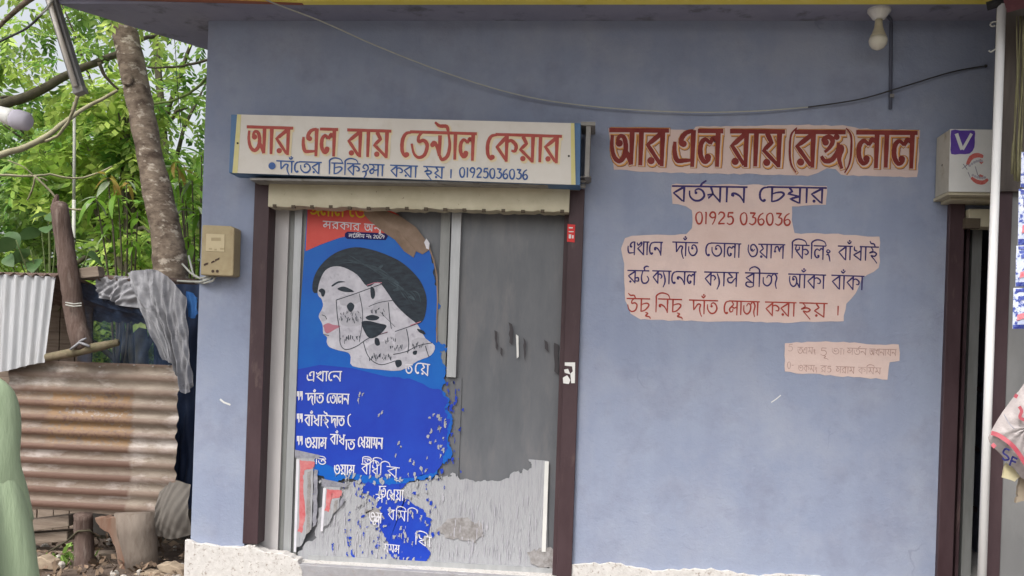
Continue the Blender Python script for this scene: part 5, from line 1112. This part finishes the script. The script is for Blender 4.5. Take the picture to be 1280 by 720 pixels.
# pixel-guided bare branches at their own depths
def pl(pts, Y): return [tuple(P(a_, b_, Y + c_[0] if (c_ := rest) else Y)) for a_, b_, *rest in pts]
def bough(name, label, pts, Y, r0, r1, mat, group=None, twigs=()):
    t_ = thing(name, label, 'branch', P(pts[0][0], pts[0][1], Y), group)
    limb(t_, [tuple(P(a_, b_, Y + .12 * i)) for i, (a_, b_) in enumerate(pts)], r0, r1, mat, 'stem', wob=.004)
    for k_, (tp, a0, a1) in enumerate(twigs): limb(t_, [tuple(P(a_, b_, Y + .1 + .05 * i)) for i, (a_, b_) in enumerate(tp)], a0, a1, mat, 'twig', wob=.003, seed=k_)
    return t_
bough('bare_branch', 'pale bare branch slanting up from the left edge to the mottled trunk', [(-40, 206), (0, 194), (45, 178), (75, 157), (105, 136), (147, 113)], 1.0, .028, .012, M_twig, 'bare branches before the foliage', [([(98, 118), (90, 142), (80, 160), (68, 172), (50, 178)], .012, .010), ([(98, 118), (90, 140)], .014, .012)])
bough('bare_branch', 'thin pale vine running level across the lower left foliage', [(-30, 218), (0, 219), (45, 220), (62, 218), (90, 223), (118, 218), (140, 208)], 1.6, .011, .007, M_twig, 'bare branches before the foliage', [([(42, 219), (60, 236), (74, 252), (86, 261), (108, 262)], .009, .008), ([(44, 222), (40, 238), (34, 250)], .008, .006), ([(50, 222), (60, 226)], .007, .005), ([(10, 200), (28, 208), (42, 219)], .005, .005)])
bough('bare_branch', 'thick dark branch crossing behind the tube batten at the upper left', [(-60, 160), (3, 131), (40, 118), (72, 100), (100, 86), (135, 72), (160, 62)], 2.2, .05, .028, M_twigd, 'bare branches before the foliage', [([(0, 122), (12, 121), (24, 128)], .014, .01), ([(124, 78), (132, 96), (148, 112)], .018, .01)])
bough('bare_branch', 'dark thin branch arching right of the trunk toward the roof slab', [(165, 54), (180, 48), (200, 44), (230, 40)], 2.0, .022, .01, M_twigd, 'bare branches before the foliage')
bough('bare_branch', 'slender green-brown branch curving down beside the blue corner', [(262, 92), (246, 110), (225, 122), (205, 128), (180, 130)], 2.0, .012, .01, mk('green_stem', (.12, .16, .05, 1)), 'bare branches before the foliage')
bough('bare_branch', 'slender level branch below the roof corner at the right of the trunk', [(262, 74), (240, 80), (215, 84), (185, 84)], 2.1, .012, .009, M_twigd, 'bare branches before the foliage')
m_ = MB(); m_.tube([P(93, 128, 2.5), P(93, 190, 2.5), P(92.5, 250, 2.5)], .014, 7); m_.tube([P(92.5, 250, 2.5), P(92, 330, 2.5), Vector((P(92, 330, 2.5).x, 2.5, 0))], .016, 7); tag(part('thin_pole', m_, M_wirepale, smooth=True), 'thin upright grey pole standing among the leaves behind the shed', 'pole')
# trees behind: fresh green foliage in layered masses
def bg_tree(label, base, crowns, n, tm, mat, tk=.09, scl=(.8, 1.3), rad=(.8, .6, .6), name='leafy_tree'):
    t_ = thing(name, label, 'tree', base, 'leafy trees behind the shed')
    b = Vector(base); top = Vector((sum(c[0] for c in crowns) / len(crowns), sum(c[1] for c in crowns) / len(crowns), max(c[2] for c in crowns) - .3))
    limb(t_, [tuple(b + Vector((0, 0, -.05))), tuple(b.lerp(top, .4) + Vector((.1, 0, 0))), tuple(top)], tk, tk * .35, M_twigd, 'trunk', wob=.01)
    for i, c in enumerate(crowns):
        s_ = b.lerp(top, .3 + .5 * (i % 4) / 4); limb(t_, [tuple(s_), tuple(s_.lerp(Vector(c), .5) + Vector((0, 0, .12))), tuple(c)], tk * .4, .008, M_twigd, 'branch', wob=.02, seed=i)
    crown(t_, n, crowns, rad, tm, mat, scl); return t_
rd = random.Random(11)
def cl(n, x, y, z): return [(rd.uniform(*x), rd.uniform(*y), rd.uniform(*z)) for _ in range(n)]
bg_tree('nearest leafy tree filling the gap between shed roof and trunk', (-4.3, 3.0, 0), cl(14, (-5.6, -3.5), (2.4, 3.8), (1.6, 4.0)), 720, TB, M_leaf, rad=(.5, .45, .4))
bg_tree('bright feathery tree at the far left behind the lamp head', (-7.2, 3.6, 0), cl(16, (-8.6, -5.8), (2.8, 4.6), (1.4, 4.8)), 1500, TA, M_leaf, rad=(.6, .5, .45))
bg_tree('leafy tree behind the mottled trunk with its crown under the roof slab', (-4.9, 5.0, 0), cl(18, (-7.2, -3.4), (4.4, 6.2), (2.6, 6.2)), 850, TB, M_leaf2, rad=(.8, .6, .55))
bg_tree('tall darker tree farther back on the left', (-7.4, 7.2, 0), cl(22, (-11.5, -5.6), (6, 8.4), (1.5, 4.6)), 950, TB, M_leaf2, rad=(1.1, .8, .8), scl=(1.1, 1.7))
bg_tree('tall darker tree farther back toward the shop', (-4.2, 7.6, 0), cl(18, (-6.5, -1.5), (6.4, 8.6), (.8, 4.0)), 750, TB, M_leaf2, rad=(1.0, .8, .8), scl=(1.1, 1.7))
V, Fq = scatter(TB, np.stack([rng.uniform(-16, 1, 2600), rng.uniform(10, 12, 2600), 3.2 * rng.uniform(0, 1, 2600) ** 1.1 ], 1), rng.uniform(0, 6.28, 2600), rng.normal(.3, .5, 2600), rng.normal(0, .4, 2600), rng.uniform(1.8, 3.0, 2600))
o = link('far_thicket', npmesh('far_thicket', V, Fq), M_leaf2, kind='stuff'); o['label'] = 'dense green thicket closing the view behind the trees'
# long-leaved shrub (mango-like whorls) right and left of the trunk
def leaf_mesh(name, L_, w, droop, fold=.2):
    vs = []; n = 7
    for i in range(n + 1):
        t = i / n; ww = w * (math.sin(math.pi * min(1, t * .96 + .02)) ** .75) * (1 - .25 * t); x = L_ * (t - .12 * t * t * droop); z = -droop * L_ * t * t * .6
        vs += [(x, -ww, z + ww * fold), (x, 0, z), (x, ww, z + ww * fold)]
    fs = []
    for i in range(n): fs += [(3 * i, 3 * i + 1, 3 * i + 4, 3 * i + 3), (3 * i + 1, 3 * i + 2, 3 * i + 5, 3 * i + 4)]
    me = bpy.data.meshes.new(name); me.from_pydata(vs, [], fs); me.polygons.foreach_set('use_smooth', [True] * len(fs)); return me
lm = [leaf_mesh('leaf', .21, .026, d_) for d_ in (.5, .9, 1.3)]; lm_y = leaf_mesh('leaf', .17, .022, 1.1); lm_p = leaf_mesh('leaf', .20, .028, .7)
for m__ in lm: m__.materials.append(M_bigleaf)
lm_y.materials.append(M_youngleaf); lm_p.materials.append(M_paleleaf)
def shrub(label, base, whorls, seed, mat=M_twigd, sc=1.0):
    rd = random.Random(seed); t_ = thing('long_leaved_shrub', label, 'shrub', base, 'long-leaved shrubs by the trunk')
    b = Vector(base)
    for px, py, Y, young in whorls:
        c = P(px, py, Y); limb(t_, [tuple(b + Vector((rd.uniform(-.05, .05), 0, .0))), tuple(b.lerp(c, .6) + Vector((0, .05, -.05))), tuple(c)], .014, .005, mat, 'stem', n=6, seed=rd.randint(0, 99))
        n = rd.randint(7, 10)
        for i in range(n):
            me = lm_y if (young and rd.random() < .6) else (lm_p if rd.random() < .12 else rd.choice(lm))
            o = bpy.data.objects.new('leaf', me); COL.objects.link(o); o.parent = t_; o.location = c - b + Vector((rd.uniform(-.02, .02), rd.uniform(-.02, .02), rd.uniform(-.06, .03)))
            o.rotation_euler = (rd.uniform(-.4, .4), rd.uniform(-.5, .55), i * 2.4 + rd.uniform(-.3, .3)); s_ = rd.uniform(.75, 1.15) * sc; o.scale = (s_, s_, s_)
shrub('long-leaved shrub with yellow-red young leaves to the left of the mottled trunk', P(150, 480, 1.9) * 1, [(135, 222, 1.9, 1), (158, 226, 2.0, 1), (148, 248, 1.8, 0), (120, 245, 1.9, 0), (165, 300, 1.9, 0), (140, 285, 2.1, 0), (172, 265, 2.1, 0)], 3)
shrub('long-leaved glossy shrub between the mottled trunk and the blue wall', P(240, 480, 2.0) * 1, [(222, 205, 2.1, 1), (240, 225, 1.9, 0), (252, 195, 2.1, 0), (232, 250, 2.0, 0), (250, 262, 1.9, 0), (240, 300, 2.0, 0), (252, 330, 2.0, 0), (226, 226, 2.2, 0), (214, 232, 2.3, 0)], 4)
# broad dull leaves low at the left
t_ = thing('broad_leaved_plant', 'plant with broad dull round leaves just above the shed roof', 'plant', P(50, 420, 1.2))
lr = [leaf_mesh('leaf', .22, .085, .5, .1), leaf_mesh('leaf', .18, .07, .8, .1)]
for m__ in lr: m__.materials.append(M_darkleaf)
rd = random.Random(6)
for i, (px, py) in enumerate([(20, 300), (38, 312), (30, 322), (52, 290), (62, 282), (8, 320), (45, 324), (95, 300), (110, 318), (10, 290), (70, 262), (60, 268)]):
    o = bpy.data.objects.new('leaf', lr[i % 2]); COL.objects.link(o); o.parent = t_; c = P(px, py, 1.0 + .1 * (i % 4)); o.location = c - t_.location; o.rotation_euler = (rd.uniform(.2, .9), rd.uniform(-.3, .5), rd.uniform(0, 6.28)); s_ = rd.uniform(.7, 1.1); o.scale = (s_,) * 3
    limb(t_, [tuple(t_.location), tuple(t_.location.lerp(c, .5) + Vector((.02, .03, 0))), tuple(c)], .007, .004, mk('petiole', (.1, .13, .05, 1)) if i == 0 else MATS['petiole'], 'stem', n=5)

# ================================================================== PERSON in a green robe at the left edge
YM = -2.15
psn_x = P(-60, 560, YM).x
H_ = 1.58
pn = thing('person', 'person in a long soft-green robe standing at the left edge, facing the shop', 'person', (psn_x, YM, 0))
def loft(rings, n=28, fold=0, seed=0):
    """rings: (z, cx, cy, rx, ry)"""
    vs = []
    for k, (z, cx, cy, rx, ry) in enumerate(rings):
        for j in range(n):
            a = 2 * math.pi * j / n; f = 1 + fold * max(.12, 1 - z / 1.4) * (math.sin(a * 7 + seed + z * 1.2) * .6 + math.sin(a * 11 + z * 3) * .4)
            ca, sa = math.cos(a), math.sin(a); e = .82
            vs.append((psn_x + cx + rx * f * math.copysign(abs(ca) ** e, ca), YM + cy + ry * f * math.copysign(abs(sa) ** e, sa), z))
    K = len(rings); fs = [(i * n + j, i * n + (j + 1) % n, (i + 1) * n + (j + 1) % n, (i + 1) * n + j) for i in range(K - 1) for j in range(n)]
    return MB().add(vs, fs + [tuple(range(n - 1, -1, -1)), tuple((K - 1) * n + j for j in range(n))])
zsx = P(2, 473, YM).z + .02
def interp(R_, m=6):
    out = []
    for i in range(len(R_) - 1):
        a_, b_, c_, e_ = R_[max(0, i - 1)], R_[i], R_[i + 1], R_[min(len(R_) - 1, i + 2)]
        for j in range(m):
            t = j / m; out.append(tuple(.5 * (2 * b_[q_] + (c_[q_] - a_[q_]) * t + (2 * a_[q_] - 5 * b_[q_] + 4 * c_[q_] - e_[q_]) * t * t + (3 * b_[q_] - a_[q_] - 3 * c_[q_] + e_[q_]) * t ** 3) for q_ in range(5)))
    return out + [R_[-1]]
# body: one skinned surface (head, neck, torso, arms with hands, legs, feet)
sk_v = {}; sk = []; ed = []; rad_ = []
def sv(name, x, y, z, rx, ry=None, to=None):
    sk_v[name] = len(sk); sk.append((x, y, z)); rad_.append((rx, ry or rx))
    if to is not None: ed.append((sk_v[to], sk_v[name]))
ZS = zsx - .035       # shoulder joint height
sv('pelvis', 0, 0, ZS - .52, .12, .09); sv('waist', 0, 0, ZS - .34, .11, .08, 'pelvis'); sv('chest', 0, -.01, ZS - .14, .13, .095, 'waist'); sv('collar', 0, 0, ZS, .09, .07, 'chest'); sv('neck', 0, .01, ZS + .08, .05, .05, 'collar'); sv('jaw', 0, .03, ZS + .15, .06, .07, 'neck'); sv('head', 0, .02, ZS + .24, .075, .09, 'jaw'); sv('crown', 0, .01, ZS + .30, .05, .06, 'head')
for s_, n_ in ((-1, 'l'), (1, 'r')):
    sv('sh' + n_, s_ * .16, 0, ZS - .01, .052, .05, 'collar'); sv('up' + n_, s_ * .195, .0, ZS - .14, .044, None, 'sh' + n_); sv('el' + n_, s_ * .215, -.01, ZS - .28, .036, None, 'up' + n_); sv('fo' + n_, s_ * .215, .05, ZS - .40, .030, None, 'el' + n_); sv('wr' + n_, s_ * .205, .10, ZS - .50, .022, .028, 'fo' + n_); sv('pa' + n_, s_ * .2, .125, ZS - .57, .018, .036, 'wr' + n_)
    sv('hi' + n_, s_ * .085, 0, ZS - .60, .085, None, 'pelvis'); sv('kn' + n_, s_ * .09, .02, .43, .055, None, 'hi' + n_); sv('ca' + n_, s_ * .09, -.01, .30, .05, None, 'kn' + n_); sv('an' + n_, s_ * .09, -.01, .08, .035, None, 'ca' + n_); sv('to' + n_, s_ * .1, .14, .03, .035, .025, 'an' + n_)
    for f_, (fy, fl, fx) in enumerate(((.03, .062, 0), (.01, .072, .004), (-.01, .066, .004), (-.028, .05, 0))):
        a_ = 'f%d%s' % (f_, n_); sv(a_ + 'a', s_ * (.2 + fx), .13 + fy, ZS - .61, .0095, None, 'pa' + n_); sv(a_ + 'b', s_ * (.197 + fx), .138 + fy, ZS - .61 - fl * .5, .0085, None, a_ + 'a'); sv(a_ + 'c', s_ * (.188 + fx), .142 + fy, ZS - .61 - fl, .0065, None, a_ + 'b')
    sv('th' + n_, s_ * .185, .16, ZS - .565, .011, None, 'pa' + n_); sv('th2' + n_, s_ * .178, .178, ZS - .60, .0085, None, 'th' + n_)
me = bpy.data.meshes.new('body'); me.from_pydata(sk, ed, []); bo = bpy.data.objects.new('body', me); COL.objects.link(bo); bo.parent = pn; me.materials.append(M_skin)
md = bo.modifiers.new('skin', 'SKIN'); md.use_smooth_shade = True
for i, r_ in enumerate(rad_): me.skin_vertices[0].data[i].radius = r_
me.skin_vertices[0].data[0].use_root = True
sbm = bo.modifiers.new('sub', 'SUBSURF'); sbm.levels = 2; sbm.render_levels = 2
hx, hy, hz = psn_x, YM + .02, ZS + .235
m_ = MB()
def hairf(u, v):
    a = 2 * math.pi * u; b = v * 1.95; r_ = 1 + .03 * math.sin(a * 17) ; back = 1.0
    x = .088 * math.sin(b) * math.cos(a) * r_; y = .104 * math.sin(b) * math.sin(a) * r_; z = .108 * math.cos(b)
    if math.sin(a) > .1 and b > 1.0: z = max(z, .05); y *= .93
    return (hx + x, hy + y - .008, hz + z)
m_.grid(hairf, 36, 14); part('hair', m_, M_hair, pn, smooth=True)
m_ = MB(); fy_ = hy + .093
for s_ in (-1, 1): m_.lathe((hx + s_ * .031, fy_ - .004, hz - .015), [(.001, -.008), (.010, -.004), (.010, .004), (.001, .008)], 10)
part('eye', m_, M_white, pn, smooth=True)
m_ = MB(); m_.tube([(hx, fy_ - .002, hz + .0), (hx, fy_ + .012, hz - .028), (hx, fy_ + .016, hz - .04)], [.007, .011, .012], 8); part('nose', m_, M_skin, pn, smooth=True)
m_ = MB(); m_.tube([(hx - .02, fy_ - .008, hz - .067), (hx, fy_ + .002, hz - .065), (hx + .02, fy_ - .008, hz - .067)], [.003, .006, .003], 6); part('mouth', m_, mk('lip_brown', (.18, .07, .055, 1)), pn, smooth=True)
for s_ in (-1, 1):
    m_ = MB(); m_.lathe((hx + s_ * .082, hy, hz - .05), [(.006, 0), (.014, .012), (.016, .03), (.013, .05), (.004, .058)], 8); part('ear', m_, M_skin, pn, smooth=True)
# robe: torso and skirt in one lofted cloth
rings = interp([(.24, 0, 0, .34, .25), (.5, 0, 0, .32, .23), (.75, 0, 0, .285, .195), (.92, 0, 0, .245, .16), (ZS - .22, 0, 0, .185, .135), (ZS - .08, 0, 0, .185, .12), (ZS + .01, 0, 0, .165, .10), (ZS + .04, 0, 0, .11, .085), (ZS + .065, 0, .005, .065, .065)])
part('robe', loft(rings, 72, .16), M_kurta, pn, smooth=True)
for s_ in (-1, 1):
    m_ = MB(); n = 20; pts = [(.105, 0, ZS + .0), (.145, 0, ZS - .03), (.172, 0, ZS - .09), (.186, 0, ZS - .17), (.196, -.01, ZS - .30), (.206, .02, ZS - .40), (.212, .06, ZS - .52)]
    qq = cat_rom([(a_[0], a_[2]) for a_ in pts], 4); yy_ = cat_rom([(a_[1], a_[2]) for a_ in pts], 4)
    m_.tube([(psn_x + s_ * a_[0], YM + b_[0], a_[1]) for a_, b_ in zip(qq, yy_)], [.042 + .020 * min(1, i / 6) + .006 * i / 24 for i in range(len(qq))], n)
    rd = random.Random(5); m_.v = [(x + .003 * math.sin(z * 14 + y * 40), y + .010 * math.sin(x * 60 + z * 9), z) for x, y, z in m_.v]; part('sleeve', m_, M_kurta, pn, smooth=True)
part('under_skirt', loft(interp([(.06, 0, 0, .20, .17), (.4, 0, 0, .2, .17), (.7, 0, 0, .18, .14)]), 36, .05, 2), M_kurtad, pn, smooth=True)
